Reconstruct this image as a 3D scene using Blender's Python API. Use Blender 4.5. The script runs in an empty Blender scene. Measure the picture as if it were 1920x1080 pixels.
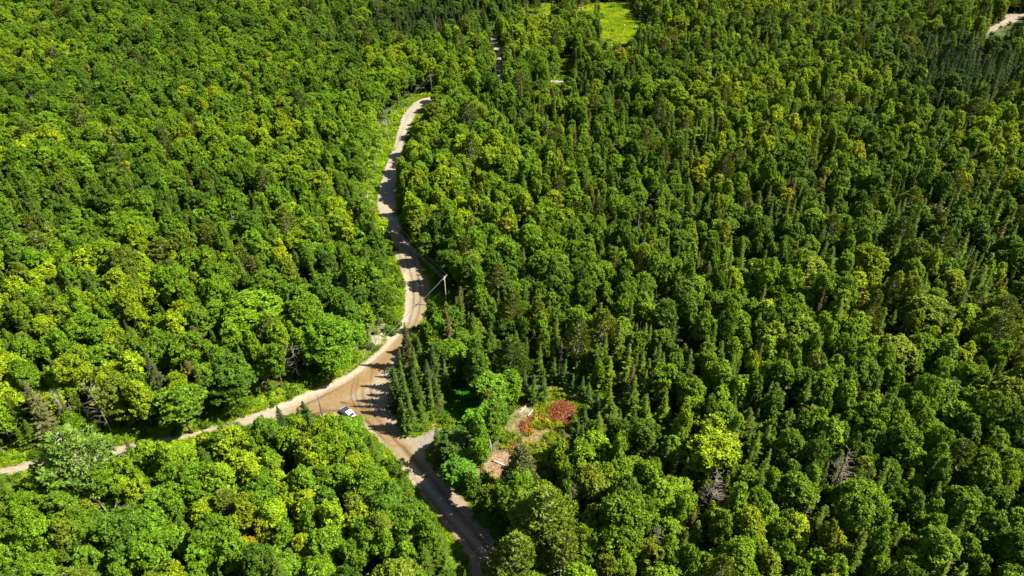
import bpy, math, random
import numpy as np
from mathutils import Vector, Matrix
from mathutils.geometry import delaunay_2d_cdt

scene = bpy.context.scene
col = scene.collection
rng = np.random.default_rng(7)
R = random.Random(11)

# ------------------------------------------------------------------ camera, world, sun, exposure
CAM_Z, PITCH, FPX = 120.0, math.radians(36.2), 1280.0
cam_data = bpy.data.cameras.new('camera')
cam_data.lens = 24.0
cam_data.sensor_width = 36.0
cam_data.clip_start = 0.5
cam_data.clip_end = 9000
cam = bpy.data.objects.new('camera', cam_data)
cam.location = (0, 0, CAM_Z)
cam.rotation_euler = (math.pi / 2 - PITCH, 0, 0)
col.objects.link(cam)
scene.camera = cam

SUN_EL = math.radians(49)
SUN_AZ = math.radians(93)          # clockwise from +y: the sun stands to the right of the view
world = bpy.data.worlds.new('World')
scene.world = world
world.use_nodes = True
wn = world.node_tree.nodes
wl = world.node_tree.links
sky = wn.new('ShaderNodeTexSky')
sky.sky_type = 'NISHITA'
sky.sun_disc = False
sky.sun_elevation = SUN_EL
sky.sun_rotation = SUN_AZ
bgn = wn['Background']
bgn.inputs['Strength'].default_value = 0.054
wl.new(sky.outputs[0], bgn.inputs['Color'])
sun_data = bpy.data.lights.new('sun', 'SUN')
sun_data.energy = 5.0
sun_data.angle = math.radians(0.5)
sun_data.color = (1.0, 0.94, 0.84)
sun = bpy.data.objects.new('sun', sun_data)
sdir = Vector((math.sin(SUN_AZ) * math.cos(SUN_EL), math.cos(SUN_AZ) * math.cos(SUN_EL), math.sin(SUN_EL)))
sun.rotation_euler = sdir.to_track_quat('Z', 'Y').to_euler()
sun.location = (150, 100, 200)
col.objects.link(sun)
scene.view_settings.view_transform = 'Standard'
scene.view_settings.look = 'None'
scene.view_settings.gamma = 1.0
scene.view_settings.use_curve_mapping = False
scene.view_settings.exposure = 1.5
scene.render.engine = 'CYCLES'
scene.cycles.max_bounces = 5
scene.cycles.diffuse_bounces = 2
scene.cycles.transmission_bounces = 4
scene.cycles.glossy_bounces = 2

# ------------------------------------------------------------------ terrain height and projection
def gz(x, y):
    return (1.3 * np.sin(x * 0.017 + 0.6) * np.cos(y * 0.013 + 0.4) + 0.9 * np.sin(y * 0.021 + x * 0.008)) * np.clip(1.0 - (np.hypot(x, y - 250) - 700) / 400, 0, 1)

SP, CP = math.sin(PITCH), math.cos(PITCH)
def ray(px, py):
    a, b = (px - 960) / FPX, (540 - py) / FPX
    return a, CP + b * SP, -SP + b * CP          # right = +x; forward and up of the pitched camera

def ground(px, py, h=0.0):
    """the point of the terrain (raised by h) that is seen at a pixel of the 1920x1080 photograph"""
    dx, dy, dz = ray(px, py)
    z = h
    for _ in range(6):
        t = (z - CAM_Z) / dz
        z = float(gz(dx * t, dy * t)) + h
    return dx * t, dy * t

def proj(x, y, z):
    zz = z - CAM_Z
    f = y * CP - zz * SP
    u = y * SP + zz * CP
    return 960 + FPX * x / f, 540 - FPX * u / f

def in_poly(px, py, poly):
    """vectorised point in polygon"""
    px = np.asarray(px, float); py = np.asarray(py, float)
    inside = np.zeros(px.shape, bool)
    n = len(poly)
    j = n - 1
    for i in range(n):
        xi, yi = poly[i]; xj, yj = poly[j]
        c = ((yi > py) != (yj > py)) & (px < (xj - xi) * (py - yi) / ((yj - yi) or 1e-9) + xi)
        inside ^= c
        j = i
    return inside

def seg_dist(px, py, line, closed=False):
    """distance to a polyline and the distance along it"""
    px = np.asarray(px, float); py = np.asarray(py, float)
    best = np.full(px.shape, 1e9); along = np.zeros(px.shape); side = np.zeros(px.shape)
    acc = 0.0
    pts = list(line) + ([line[0]] if closed else [])
    for (x0, y0), (x1, y1) in zip(pts[:-1], pts[1:]):
        dx, dy = x1 - x0, y1 - y0
        L = math.hypot(dx, dy) or 1e-9
        t = np.clip(((px - x0) * dx + (py - y0) * dy) / (L * L), 0, 1)
        ex, ey = px - (x0 + t * dx), py - (y0 + t * dy)
        d = np.hypot(ex, ey)
        m = d < best
        best = np.where(m, d, best)
        along = np.where(m, acc + t * L, along)
        side = np.where(m, np.sign(dx * ey - dy * ex), side)
        acc += L
    return best, along, side

def smooth(pts, step=2.0, closed=False):
    """Catmull-Rom resampling"""
    P = [np.array(p, float) for p in pts]
    n = len(P)
    out = []
    rngi = range(n if closed else n - 1)
    for i in rngi:
        p1, p2 = P[i], P[(i + 1) % n]
        p0 = P[i - 1] if (closed or i > 0) else p1
        p3 = P[(i + 2) % n] if (closed or i + 2 < n) else p2
        k = max(1, int(np.linalg.norm(p2 - p1) / step))
        for s in range(k):
            t = s / k
            out.append(tuple(0.5 * ((2 * p1) + (-p0 + p2) * t + (2 * p0 - 5 * p1 + 4 * p2 - p3) * t * t + (-p0 + 3 * p1 - 3 * p2 + p3) * t ** 3)))
    if not closed:
        out.append(tuple(P[-1]))
    return out

def W(pts):
    return [ground(*p) for p in pts]

class Raster:
    def __init__(s, polys, res=.4):
        xs = [p[0] for q in polys for p in q]; ys = [p[1] for q in polys for p in q]
        s.x0, s.y0, s.res = min(xs) - 3, min(ys) - 3, res
        s.w = int((max(xs) + 3 - s.x0) / res) + 2; s.h = int((max(ys) + 3 - s.y0) / res) + 2
        s.m = np.zeros((s.h, s.w), bool)
        for q in polys:
            A = np.array(q, float); B = np.roll(A, -1, 0)
            for j in range(s.h):
                y = s.y0 + j * res
                c = (A[:, 1] > y) != (B[:, 1] > y)
                if not c.any(): continue
                a, b = A[c], B[c]
                X = np.sort(a[:, 0] + (y - a[:, 1]) / (b[:, 1] - a[:, 1]) * (b[:, 0] - a[:, 0]))
                for k in range(0, len(X) - 1, 2):
                    s.m[j, max(0, int((X[k] - s.x0) / res)):int((X[k + 1] - s.x0) / res) + 1] = True
    def at(s, x, y):
        i = int((x - s.x0) / s.res); j = int((y - s.y0) / s.res)
        return 0 <= i < s.w and 0 <= j < s.h and bool(s.m[j, i])

# ------------------------------------------------------------------ value noise (numpy)
_perm = rng.random((256, 256))
def vnoise(x, y):
    xi = np.floor(x).astype(int); yi = np.floor(y).astype(int)
    fx = x - xi; fy = y - yi
    fx = fx * fx * (3 - 2 * fx); fy = fy * fy * (3 - 2 * fy)
    g = lambda a, b: _perm[a & 255, b & 255]
    return (g(xi, yi) * (1 - fx) + g(xi + 1, yi) * fx) * (1 - fy) + (g(xi, yi + 1) * (1 - fx) + g(xi + 1, yi + 1) * fx) * fy
def fbm(x, y, o=4):
    x = np.asarray(x, float); y = np.asarray(y, float)
    s = 0; a = 0.5; t = 0
    for k in range(o):
        s = s + a * vnoise(x * 2 ** k + 17.3 * k, y * 2 ** k - 9.1 * k); t += a; a *= 0.5
    return s / t

# ------------------------------------------------------------------ materials
def new_mat(name):
    m = bpy.data.materials.new(name)
    m.use_nodes = True
    nt = m.node_tree
    nt.nodes.clear()
    out = nt.nodes.new('ShaderNodeOutputMaterial')
    return m, nt, out

def simple_mat(name, color, rough=0.8, metal=0.0, noise=0.0, nscale=8.0, spec=0.3):
    m, nt, out = new_mat(name)
    b = nt.nodes.new('ShaderNodeBsdfPrincipled')
    b.inputs['Roughness'].default_value = rough
    b.inputs['Metallic'].default_value = metal
    b.inputs['Specular IOR Level'].default_value = spec
    if noise:
        tc = nt.nodes.new('ShaderNodeTexCoord')
        n = nt.nodes.new('ShaderNodeTexNoise')
        n.inputs['Scale'].default_value = nscale
        n.inputs['Detail'].default_value = 5
        nt.links.new(tc.outputs['Object'], n.inputs['Vector'])
        r = nt.nodes.new('ShaderNodeValToRGB')
        r.color_ramp.elements[0].color = tuple(c * (1 - noise) for c in color) + (1,)
        r.color_ramp.elements[1].color = tuple(min(1, c * (1 + noise)) for c in color) + (1,)
        r.color_ramp.elements[0].position = 0.3
        r.color_ramp.elements[1].position = 0.7
        nt.links.new(n.outputs['Fac'], r.inputs[0])
        nt.links.new(r.outputs[0], b.inputs['Base Color'])
    else:
        b.inputs['Base Color'].default_value = tuple(color) + (1,)
    nt.links.new(b.outputs[0], out.inputs[0])
    return m

def leaf_mat(name, trans=0.3, var=0.45):
    """leaf colour = the tree's own tint x the leaf clump's own variation"""
    m, nt, out = new_mat(name)
    N, L = nt.nodes.new, nt.links.new
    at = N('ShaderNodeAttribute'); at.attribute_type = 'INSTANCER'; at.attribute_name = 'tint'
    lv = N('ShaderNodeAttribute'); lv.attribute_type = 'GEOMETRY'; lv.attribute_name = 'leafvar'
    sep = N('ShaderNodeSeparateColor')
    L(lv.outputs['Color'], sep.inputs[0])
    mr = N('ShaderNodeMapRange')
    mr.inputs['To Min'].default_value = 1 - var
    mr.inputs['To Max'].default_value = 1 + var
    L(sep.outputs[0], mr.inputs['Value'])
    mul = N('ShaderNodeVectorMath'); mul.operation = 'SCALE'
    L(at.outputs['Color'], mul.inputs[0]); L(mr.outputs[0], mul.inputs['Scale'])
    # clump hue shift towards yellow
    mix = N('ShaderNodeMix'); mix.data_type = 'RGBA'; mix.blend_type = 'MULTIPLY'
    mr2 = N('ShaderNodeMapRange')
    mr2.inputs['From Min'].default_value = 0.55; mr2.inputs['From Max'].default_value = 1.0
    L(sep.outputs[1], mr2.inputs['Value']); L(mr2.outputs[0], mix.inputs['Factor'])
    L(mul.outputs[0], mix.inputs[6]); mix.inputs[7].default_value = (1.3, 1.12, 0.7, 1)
    d = N('ShaderNodeBsdfPrincipled')
    d.inputs['Roughness'].default_value = 0.5
    d.inputs['Specular IOR Level'].default_value = 0.08
    L(mix.outputs[2], d.inputs['Base Color'])
    t = N('ShaderNodeBsdfTranslucent')
    tm = N('ShaderNodeVectorMath'); tm.operation = 'MULTIPLY'; tm.inputs[1].default_value = (1.35, 1.4, 0.5)
    L(mix.outputs[2], tm.inputs[0]); L(tm.outputs[0], t.inputs[0])
    ms = N('ShaderNodeMixShader'); ms.inputs[0].default_value = trans
    L(d.outputs[0], ms.inputs[1]); L(t.outputs[0], ms.inputs[2])
    L(ms.outputs[0], out.inputs[0])
    return m

M = {}
M['leaf'] = leaf_mat('maple_foliage', 0.22, 0.68)
M['needle'] = leaf_mat('conifer_needles', 0.14, 0.5)
M['grass'] = leaf_mat('grass_blades', 0.3, 0.3)
M['bark'] = simple_mat('grey_brown_bark', (0.13, 0.1, 0.075), 0.9, noise=0.5, nscale=3)
M['pine_bark'] = simple_mat('pale_pine_bark', (0.27, 0.23, 0.19), 0.9, noise=0.4, nscale=3)
M['birch_bark'] = simple_mat('pale_birch_bark', (0.42, 0.39, 0.34), 0.8, noise=0.35, nscale=4)
M['dead_wood'] = simple_mat('weathered_dead_wood', (0.15, 0.125, 0.095), 0.9, noise=0.4, nscale=3)
M['dead_twig'] = simple_mat('brown_dead_twigs', (0.15, 0.11, 0.075), 0.9, noise=0.4, nscale=2)
M['pale_log'] = simple_mat('peeled_pale_log', (0.5, 0.43, 0.33), 0.8, noise=0.25, nscale=3)
M['pole'] = simple_mat('weathered_pole_wood', (0.12, 0.085, 0.065), 0.85, noise=0.4, nscale=4)
M['pole_pale'] = simple_mat('pale_pole_wood', (0.3, 0.27, 0.22), 0.85, noise=0.3, nscale=4)
M['wire'] = simple_mat('aluminium_wire', (0.17, 0.165, 0.16), 0.6, 0.0)
M['steel'] = simple_mat('galvanised_steel', (0.42, 0.43, 0.44), 0.45, 0.6)
M['porcelain'] = simple_mat('glazed_porcelain', (0.5, 0.48, 0.45), 0.25)
M['white_paint'] = simple_mat('white_car_paint', (0.8, 0.8, 0.8), 0.25, spec=0.6)
M['black_vinyl'] = simple_mat('black_vinyl_cover', (0.035, 0.035, 0.045), 0.55, noise=0.2)
M['black_plastic'] = simple_mat('black_plastic', (0.02, 0.02, 0.022), 0.5)
M['tyre'] = simple_mat('dusty_tyre_rubber', (0.04, 0.037, 0.034), 0.9)
M['rim'] = simple_mat('alloy_rim', (0.45, 0.45, 0.46), 0.35, 0.8)
M['glass'] = simple_mat('dark_car_glass', (0.02, 0.025, 0.03), 0.05, spec=0.9)
M['lamp'] = simple_mat('clear_headlamp', (0.7, 0.72, 0.74), 0.15, spec=0.8)
M['red_lamp'] = simple_mat('red_tail_lamp', (0.4, 0.02, 0.02), 0.2, spec=0.7)
M['rock'] = simple_mat('pale_granite', (0.28, 0.24, 0.19), 0.9, noise=0.4, nscale=1.5)
M['dark_paint'] = simple_mat('dark_brown_paint', (0.05, 0.03, 0.025), 0.4)

def red_mat():
    m, nt, out = new_mat('red_dead_needles')
    N, L = nt.nodes.new, nt.links.new
    lv = N('ShaderNodeAttribute'); lv.attribute_name = 'leafvar'
    sep = N('ShaderNodeSeparateColor'); L(lv.outputs['Color'], sep.inputs[0])
    r = N('ShaderNodeValToRGB')
    e = r.color_ramp.elements
    e[0].position = 0; e[0].color = (0.11, 0.035, 0.014, 1)
    e[1].position = 1; e[1].color = (0.5, 0.17, 0.035, 1)
    a = e.new(0.6); a.color = (0.36, 0.065, 0.016, 1)
    L(sep.outputs[0], r.inputs[0])
    b = N('ShaderNodeBsdfPrincipled'); b.inputs['Roughness'].default_value = 0.8
    L(r.outputs[0], b.inputs['Base Color']); L(b.outputs[0], out.inputs[0])
    return m
M['red'] = red_mat()

# ------------------------------------------------------------------ mesh helpers
def link(name, me, mat, parent=None, loc=None):
    o = bpy.data.objects.new(name, me)
    if mat is not None and len(me.materials) == 0:
        me.materials.append(mat)
    col.objects.link(o)
    if parent is not None: o.parent = parent
    if loc is not None: o.location = loc
    return o

def tag(o, label=None, cat=None, group=None, kind=None):
    if label: o['label'] = label
    if cat: o['category'] = cat
    if group: o['group'] = group
    if kind: o['kind'] = kind
    return o

def empty(name, loc, rz=0.0):
    o = bpy.data.objects.new(name, None)
    o.empty_display_size = 0.5
    o.location = loc; o.rotation_euler = (0, 0, rz)
    col.objects.link(o)
    return o

class MB:
    def __init__(s): s.v = []; s.f = []
    def add(s, vs, fs):
        b = len(s.v); s.v += [tuple(v) for v in vs]; s.f += [tuple(b + i for i in f) for f in fs]
        return s
    def tube(s, pts, rad, n=6, cap=True):
        pts = [Vector(p) for p in pts]
        if not hasattr(rad, '__len__'): rad = [rad] * len(pts)
        vs, fs = [], []
        for i, p in enumerate(pts):
            d = (pts[min(i + 1, len(pts) - 1)] - pts[max(i - 1, 0)]).normalized()
            a = d.orthogonal().normalized() if abs(d.z) > .9 else d.cross(Vector((0, 0, 1))).normalized()
            b = d.cross(a)
            for k in range(n):
                t = 2 * math.pi * k / n
                vs.append(p + (a * math.cos(t) + b * math.sin(t)) * rad[i])
        for i in range(len(pts) - 1):
            for k in range(n):
                k2 = (k + 1) % n
                fs.append((i * n + k, i * n + k2, (i + 1) * n + k2, (i + 1) * n + k))
        if cap:
            fs.append(tuple(range(n))[::-1]); fs.append(tuple((len(pts) - 1) * n + k for k in range(n)))
        return s.add(vs, fs)
    def box(s, c, d, rz=0):
        cx, cy, cz = c; hx, hy, hz = d[0] / 2, d[1] / 2, d[2] / 2
        vs = []
        for sz in (-1, 1):
            for sy in (-1, 1):
                for sx in (-1, 1):
                    x, y = sx * hx, sy * hy
                    vs.append((cx + x * math.cos(rz) - y * math.sin(rz), cy + x * math.sin(rz) + y * math.cos(rz), cz + sz * hz))
        return s.add(vs, [(0, 2, 3, 1), (4, 5, 7, 6), (0, 1, 5, 4), (2, 6, 7, 3), (0, 4, 6, 2), (1, 3, 7, 5)])
    def mesh(s, name, sm=False):
        me = bpy.data.meshes.new(name); me.from_pydata(s.v, [], s.f); me.update()
        if sm: me.polygons.foreach_set('use_smooth', [True] * len(me.polygons))
        return me
    def build(s, name, mat, parent=None, sm=False):
        return link(name, s.mesh(name, sm), mat, parent)

def quads_mesh(name, V, var, mat, hue=None):
    """V: (n,4,3) corners; var: (n,) value carried by each face for colour"""
    n = len(V)
    me = bpy.data.meshes.new(name)
    me.vertices.add(n * 4); me.loops.add(n * 4); me.polygons.add(n)
    me.vertices.foreach_set('co', np.ascontiguousarray(V, dtype=np.float32).ravel())
    me.loops.foreach_set('vertex_index', np.arange(n * 4, dtype=np.int32))
    me.polygons.foreach_set('loop_start', np.arange(0, n * 4, 4, dtype=np.int32))
    me.polygons.foreach_set('loop_total', np.full(n, 4, dtype=np.int32))
    a = me.color_attributes.new('leafvar', 'FLOAT_COLOR', 'CORNER')
    c = np.ones((n, 4, 4), np.float32)
    c[:, :, 0] = np.clip(var, 0, 1)[:, None]
    c[:, :, 1] = (rng.random(n) if hue is None else np.clip(hue, 0, 1))[:, None]
    a.data.foreach_set('color', c.ravel())
    me.update(); me.validate()
    me.materials.append(mat)
    return me

def unit(v):
    return v / np.maximum(np.linalg.norm(v, axis=-1, keepdims=True), 1e-9)

def leaf_quads(C, Nn, size, aspect=1.5):
    """rhombic leaf sprays at C with normals Nn"""
    n = len(C)
    r = unit(rng.normal(size=(n, 3)))
    a = unit(np.cross(Nn, r)); b = np.cross(Nn, a)
    s = (size * rng.uniform(0.65, 1.35, n))[:, None]
    bend = Nn * s * rng.uniform(-.25, .25, (n, 1))
    return np.stack([C - a * s * aspect * .5 - bend, C - b * s * .5 + a * s * .1, C + a * s * aspect * .5 - bend, C + b * s * .5 + a * s * .1], 1)

# ------------------------------------------------------------------ tree prototypes
def make_broadleaf(h, rad, base, nclump, seed, slim=1.0, leaf=0.275, bark='bark', per=70):
    nclump = int(nclump * 1.55)
    """returns (trunk mesh, crown mesh); a dome of leafy boughs on limbs"""
    r = np.random.default_rng(seed)
    ch = h - base
    cent = np.array([0, 0, base + ch * 0.42])
    # the crown is a few unequal domes carried by heavy limbs, each dome a cluster of leafy boughs
    nl = int(r.integers(5, 8)) if rad > 3 else int(r.integers(3, 5))
    lobes = [(np.array([r.normal() * .08 * rad, r.normal() * .08 * rad, base + ch * .60]), rad * .60, ch * .40)]
    a0 = r.uniform(0, 6.28)
    for k in range(nl):
        a = a0 + 2 * math.pi * k / nl + r.normal() * .25
        q = rad * r.uniform(.42, .66)
        lobes.append((np.array([math.cos(a) * q, math.sin(a) * q, base + ch * r.uniform(.18, .74)]), rad * r.uniform(.32, .50), ch * r.uniform(.20, .34)))
    P, D = [], []
    mind = rad * 1.9 / math.sqrt(nclump)
    tot = sum(l[1] ** 2 for l in lobes)
    for c, lr, lh in lobes:
        want = max(4, int(nclump * 1.25 * lr * lr / tot))
        got = 0
        for _ in range(want * 14):
            if got >= want: break
            d = unit(r.normal(size=3) + np.array([0, 0, .25]))
            if d[2] < -.45: continue
            p = c + d * np.array([lr, lr, lh]) * r.uniform(.82, 1.05)
            if any(np.linalg.norm((p - c2) / np.array([l2, l2, h2])) < .78 for c2, l2, h2 in lobes): continue
            if any(np.linalg.norm(p - k) < mind * .72 for k in P): continue
            P.append(p); D.append(unit(d + unit(p - cent) * .5)); got += 1
    P = np.array(P); D = np.array(D)
    Vs, var, hue = [], [], []
    cr = rad * 2.0 / math.sqrt(nclump) * 1.0
    for i, p in enumerate(P):
        out = unit(D[i] * np.array([1, 1, .6]) + np.array([0, 0, .45]))
        R_ = cr * r.uniform(.75, 1.3)
        n = int(per * (R_ / cr) ** 2)
        d = unit(r.normal(size=(n, 3)) + out * 1.05)
        rr = r.uniform(.55, 1.0, n) ** .6
        # finger-like sprays: bunch the leaves round a few twig tips
        tips = unit(r.normal(size=(6, 3)) + out * 1.1)
        near = tips[np.argmax(d @ tips.T, 1)]
        d = unit(d * .55 + near * .6)
        k = (d * near).sum(1)
        C = p + d * R_ * (rr * (0.52 + .80 * np.clip(k, 0, 1) ** 10))[:, None] * np.array([1, 1, .60])
        C = C + r.normal(size=(n, 3)) * .10
        Nn = unit(d * .6 + np.array([0, 0, .55]) + r.normal(size=(n, 3)) * .5)
        Vs.append(leaf_quads(C, Nn, leaf, 1.6))
        var.append(np.clip(r.uniform(.25, .75) + r.normal(size=n) * .22, 0, 1))
        hue.append(np.clip(np.full(n, r.random() * .8) + r.normal(size=n) * .12, 0, 1))
    # stray sprigs that break the outline
    ns = int(nclump * 2.2)
    ii = r.integers(0, len(P), ns)
    tp0 = P[ii] + unit(D[ii] + r.normal(size=(ns, 3)) * .5 + np.array([0, 0, .5])) * (cr * r.uniform(.8, 1.35, (ns, 1)))
    C = (tp0[:, None, :] + r.normal(size=(ns, 7, 3)) * .17).reshape(-1, 3)
    Vs.append(leaf_quads(C, unit(r.normal(size=C.shape) * .5 + np.array([0, 0, .8])), leaf * .9, 1.6))
    var.append(np.clip(.6 + r.normal(size=len(C)) * .2, 0, 1)); hue.append(r.uniform(.1, .9, len(C)))
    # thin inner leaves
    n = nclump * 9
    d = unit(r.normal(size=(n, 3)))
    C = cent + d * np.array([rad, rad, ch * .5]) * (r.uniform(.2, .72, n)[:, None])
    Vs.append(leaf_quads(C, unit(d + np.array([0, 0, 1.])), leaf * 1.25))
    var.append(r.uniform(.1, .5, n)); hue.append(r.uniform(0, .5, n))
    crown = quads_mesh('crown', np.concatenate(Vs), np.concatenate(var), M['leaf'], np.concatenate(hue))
    t = MB()
    lean = r.normal(size=2) * .25
    tp = [(0, 0, -.6), (lean[0] * .3, lean[1] * .3, base * .6), (lean[0], lean[1], base), (lean[0] * 1.4, lean[1] * 1.4, base + ch * .45), (lean[0], lean[1], h - ch * .14)]
    tr = h * .0135
    t.tube(tp, [tr * 1.35, tr, tr * .85, tr * .55, tr * .12], 7)
    for i in r.choice(len(P), min(13, len(P)), replace=False):
        z0 = base + ch * r.uniform(0, .5)
        s = Vector((lean[0], lean[1], z0)); e = Vector(P[i])
        m = s.lerp(e, .5) + Vector((0, 0, -.3))
        t.tube([s, m, e], [tr * .45, tr * .3, tr * .1], 4, False)
    tm = t.mesh('trunk', True); tm.materials.append(M[bark])
    return tm, crown

def make_spruce(h, rad, seed, step=.58, base=.08, droop=.35, dens=1.0, mat='needle'):
    r = np.random.default_rng(seed)
    Vs, var, hue = [], [], []
    z = h * base + .4
    while z < h - .15:
        f = 1 - (z - h * base) / (h * (1 - base))
        L0 = rad * (f ** .85) * (1.0 if f > .04 else .6) + .06
        nb = max(4, int((4.5 + 4.5 * f) * dens))
        off = r.uniform(0, 6.28)
        whorl = r.uniform(.3, .7)
        gap = r.uniform(.62, 1.15)
        for k in range(nb):
            a = off + 2 * math.pi * k / nb + r.normal() * .18
            L = L0 * r.uniform(.6, 1.25) * gap * (1 + .10 * math.sin(a * 2 + seed) * math.sin(z * .9 + seed))
            ns = max(2, int(L / .24))
            ts = (np.arange(ns) + .6) / ns
            dr = droop * r.uniform(.6, 1.4)
            dirx = np.array([math.cos(a), math.sin(a), 0.]); side = np.array([-math.sin(a), math.cos(a), 0.])
            zz = z + (-dr * L * ts + .22 * L * ts ** 2.2) + .06
            base_p = dirx * (L * ts)[:, None] + np.array([0, 0, 1.]) * zz[:, None]
            w = .34 * L * (1.15 - ts) + .09
            for sgn in (-1, 1):
                tip = base_p + side * sgn * (w * r.uniform(.7, 1.2, ns))[:, None] + dirx * (w * .75)[:, None] - np.array([0, 0, 1.]) * (w * .22)[:, None]
                wid = dirx * (.10 + .035 * L) + np.array([0, 0, .03])
                q = np.stack([base_p - wid, base_p + wid, tip + wid * .35, tip - wid * .45], 1)
                q += r.normal(size=(ns, 1, 3)) * .03
                Vs.append(q); var.append(np.clip(whorl + .22 * ts - .1 + r.normal(size=ns) * .12, 0, 1)); hue.append(np.clip(.25 + .4 * ts + r.normal(size=ns) * .12, 0, 1))
            up = np.array([0, 0, 1.])
            q = np.array([[dirx * .05 + up * (z - .03) - side * .07, dirx * .05 + up * (z + .05) + side * .07, base_p[-1] + dirx * .12 + side * .03, base_p[-1] + dirx * .12 - side * .03]])
            Vs.append(q); var.append(np.array([whorl])); hue.append(np.array([.2]))
        z += step * r.uniform(.75, 1.25) * (.55 + .6 * f)
    for k in range(5):
        a = k * 1.26
        d = np.array([math.cos(a), math.sin(a), 0]) * .07
        Vs.append(np.array([[[0, 0, h - .5], d + [0, 0, h - .45], [0, 0, h + .25], -d + [0, 0, h - .45]]], float)); var.append(np.array([.7])); hue.append(np.array([.5]))
    crown = quads_mesh('crown', np.concatenate(Vs), np.concatenate(var), M[mat], np.concatenate(hue))
    t = MB(); tr = h * .011 + .03
    t.tube([(0, 0, -.6), (0, 0, h * .5), (0, 0, h * .97)], [tr * 1.2, tr * .7, tr * .12], 6)
    tm = t.mesh('trunk', True); tm.materials.append(M['bark'])
    return tm, crown

def make_pine(h, rad, seed, base=.3, bare=0.0, tuft=.55):
    """white pine: long bare limbs in open whorls that carry flat plumes of needles"""
    r = np.random.default_rng(seed)
    Vs, var, hue = [], [], []
    t = MB(); tr = h * .014
    t.tube([(0, 0, -.6), (.1, 0, h * .4), (0, .1, h * .75), (0, 0, h * .98)], [tr * 1.2, tr * .85, tr * .45, tr * .1], 7)
    z = h * base
    while z < h - .3:
        f = (h - z) / (h * (1 - base))
        L0 = rad * min(1, 1.15 * f ** .72)
        nb = r.integers(5, 8)
        off = r.uniform(0, 6.28)
        for k in range(nb):
            a = off + 2 * math.pi * k / nb + r.normal() * .2
            L = L0 * r.uniform(.65, 1.15)
            dirx = np.array([math.cos(a), math.sin(a), 0.]); side = np.array([-math.sin(a), math.cos(a), 0.])
            rise = r.uniform(.05, .4)
            pt = lambda s: dirx * L * s + np.array([0, 0, z + L * (rise * s * s - .08 * s)])
            t.tube([pt(0), pt(.5), pt(1)], [tr * .32, tr * .2, tr * .06], 4, False)
            cv, ch_ = r.uniform(.3, .75), r.uniform(.1, .7)
            m = max(3, int(L / .42))
            for j in range(m):
                s = .28 + .72 * (j + 1) / m
                if r.random() < bare: continue
                for sg in (-1, 0, 1):
                    w = (1.1 - s) * L * .55 + .12
                    c = pt(s) + side * sg * w * r.uniform(.4, 1) + dirx * abs(sg) * w * .4 + np.array([0, 0, .12])
                    n = 7
                    axis = unit(dirx * .9 + side * sg * .7 + np.array([0, 0, .75]))
                    dd = unit(r.normal(size=(n, 3)) * .55 + axis)
                    T = tuft * r.uniform(.7, 1.2, n)[:, None]
                    wd = unit(np.cross(dd, r.normal(size=(n, 3)))) * T * .2
                    q = np.stack([c - dd * T * .2, c + wd + dd * T * .3, c + dd * T, c - wd + dd * T * .3], 1)
                    Vs.append(q); var.append(np.clip(cv + r.normal(size=n) * .15, 0, 1)); hue.append(np.clip(ch_ + r.normal(size=n) * .1, 0, 1))
        z += r.uniform(.6, 1.0) * (.6 + .5 * f)
    crown = quads_mesh('crown', np.concatenate(Vs), np.concatenate(var), M['needle'], np.concatenate(hue))
    tm = t.mesh('trunk', True); tm.materials.append(M['pine_bark'])
    return tm, crown

def make_dead(h, rad, seed, conifer=True, twig=True):
    r = np.random.default_rng(seed)
    t = MB(); tr = h * .011 + .04
    t.tube([(0, 0, -.6), (.1, .05, h * .5), (0, 0, h)], [tr * 1.3, tr * .8, tr * .15], 6)
    b = MB()
    n = 60 if conifer else 26
    for k in range(n):
        s = r.uniform(.22, .98)
        a = r.uniform(0, 6.28)
        L = rad * (1.1 - s) * 1.15 * r.uniform(.5, 1.1) + .25 if conifer else rad * r.uniform(.6, 1.1)
        rise = r.uniform(-.35, .15) if conifer else r.uniform(.2, .8)
        p0 = Vector((0, 0, h * s)); d = Vector((math.cos(a), math.sin(a), rise))
        p1 = p0 + d * L * .55 + Vector((0, 0, -.06)); p2 = p0 + d * L + Vector(r.normal(size=3)) * .15
        b.tube([p0, p1, p2], [.05, .035, .012], 3, False)
        for j in range(4 if twig else 2):
            q = p0.lerp(p2, r.uniform(.3, .95))
            e = q + (d + Vector(r.normal(size=3)) * .7) * L * .32
            b.tube([q, e], [.022, .008], 3, False)
    tm = t.mesh('trunk', True); tm.materials.append(M['dead_wood'])
    bm_ = b.mesh('branches'); bm_.materials.append(M['dead_wood'])
    return tm, bm_

def make_shrub(h, rad, seed, n=420):
    r = np.random.default_rng(seed)
    Vs, var, hue = [], [], []
    for k in range(7):
        c = np.array([r.normal() * rad * .45, r.normal() * rad * .45, h * r.uniform(.3, .7)])
        d = unit(r.normal(size=(n // 7, 3)) + np.array([0, 0, .5]))
        C = c + d * np.array([rad * .5, rad * .5, h * .35]) * r.uniform(.6, 1.05, (len(d), 1))
        Vs.append(leaf_quads(C, unit(d * .5 + np.array([0, 0, .8]) + r.normal(size=d.shape) * .4), .26))
        var.append(np.clip(r.uniform(.3, .7) + r.normal(size=len(d)) * .15, 0, 1)); hue.append(np.full(len(d), r.random()))
    return quads_mesh('shrub_foliage', np.concatenate(Vs), np.concatenate(var), M['leaf'], np.concatenate(hue))

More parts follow.
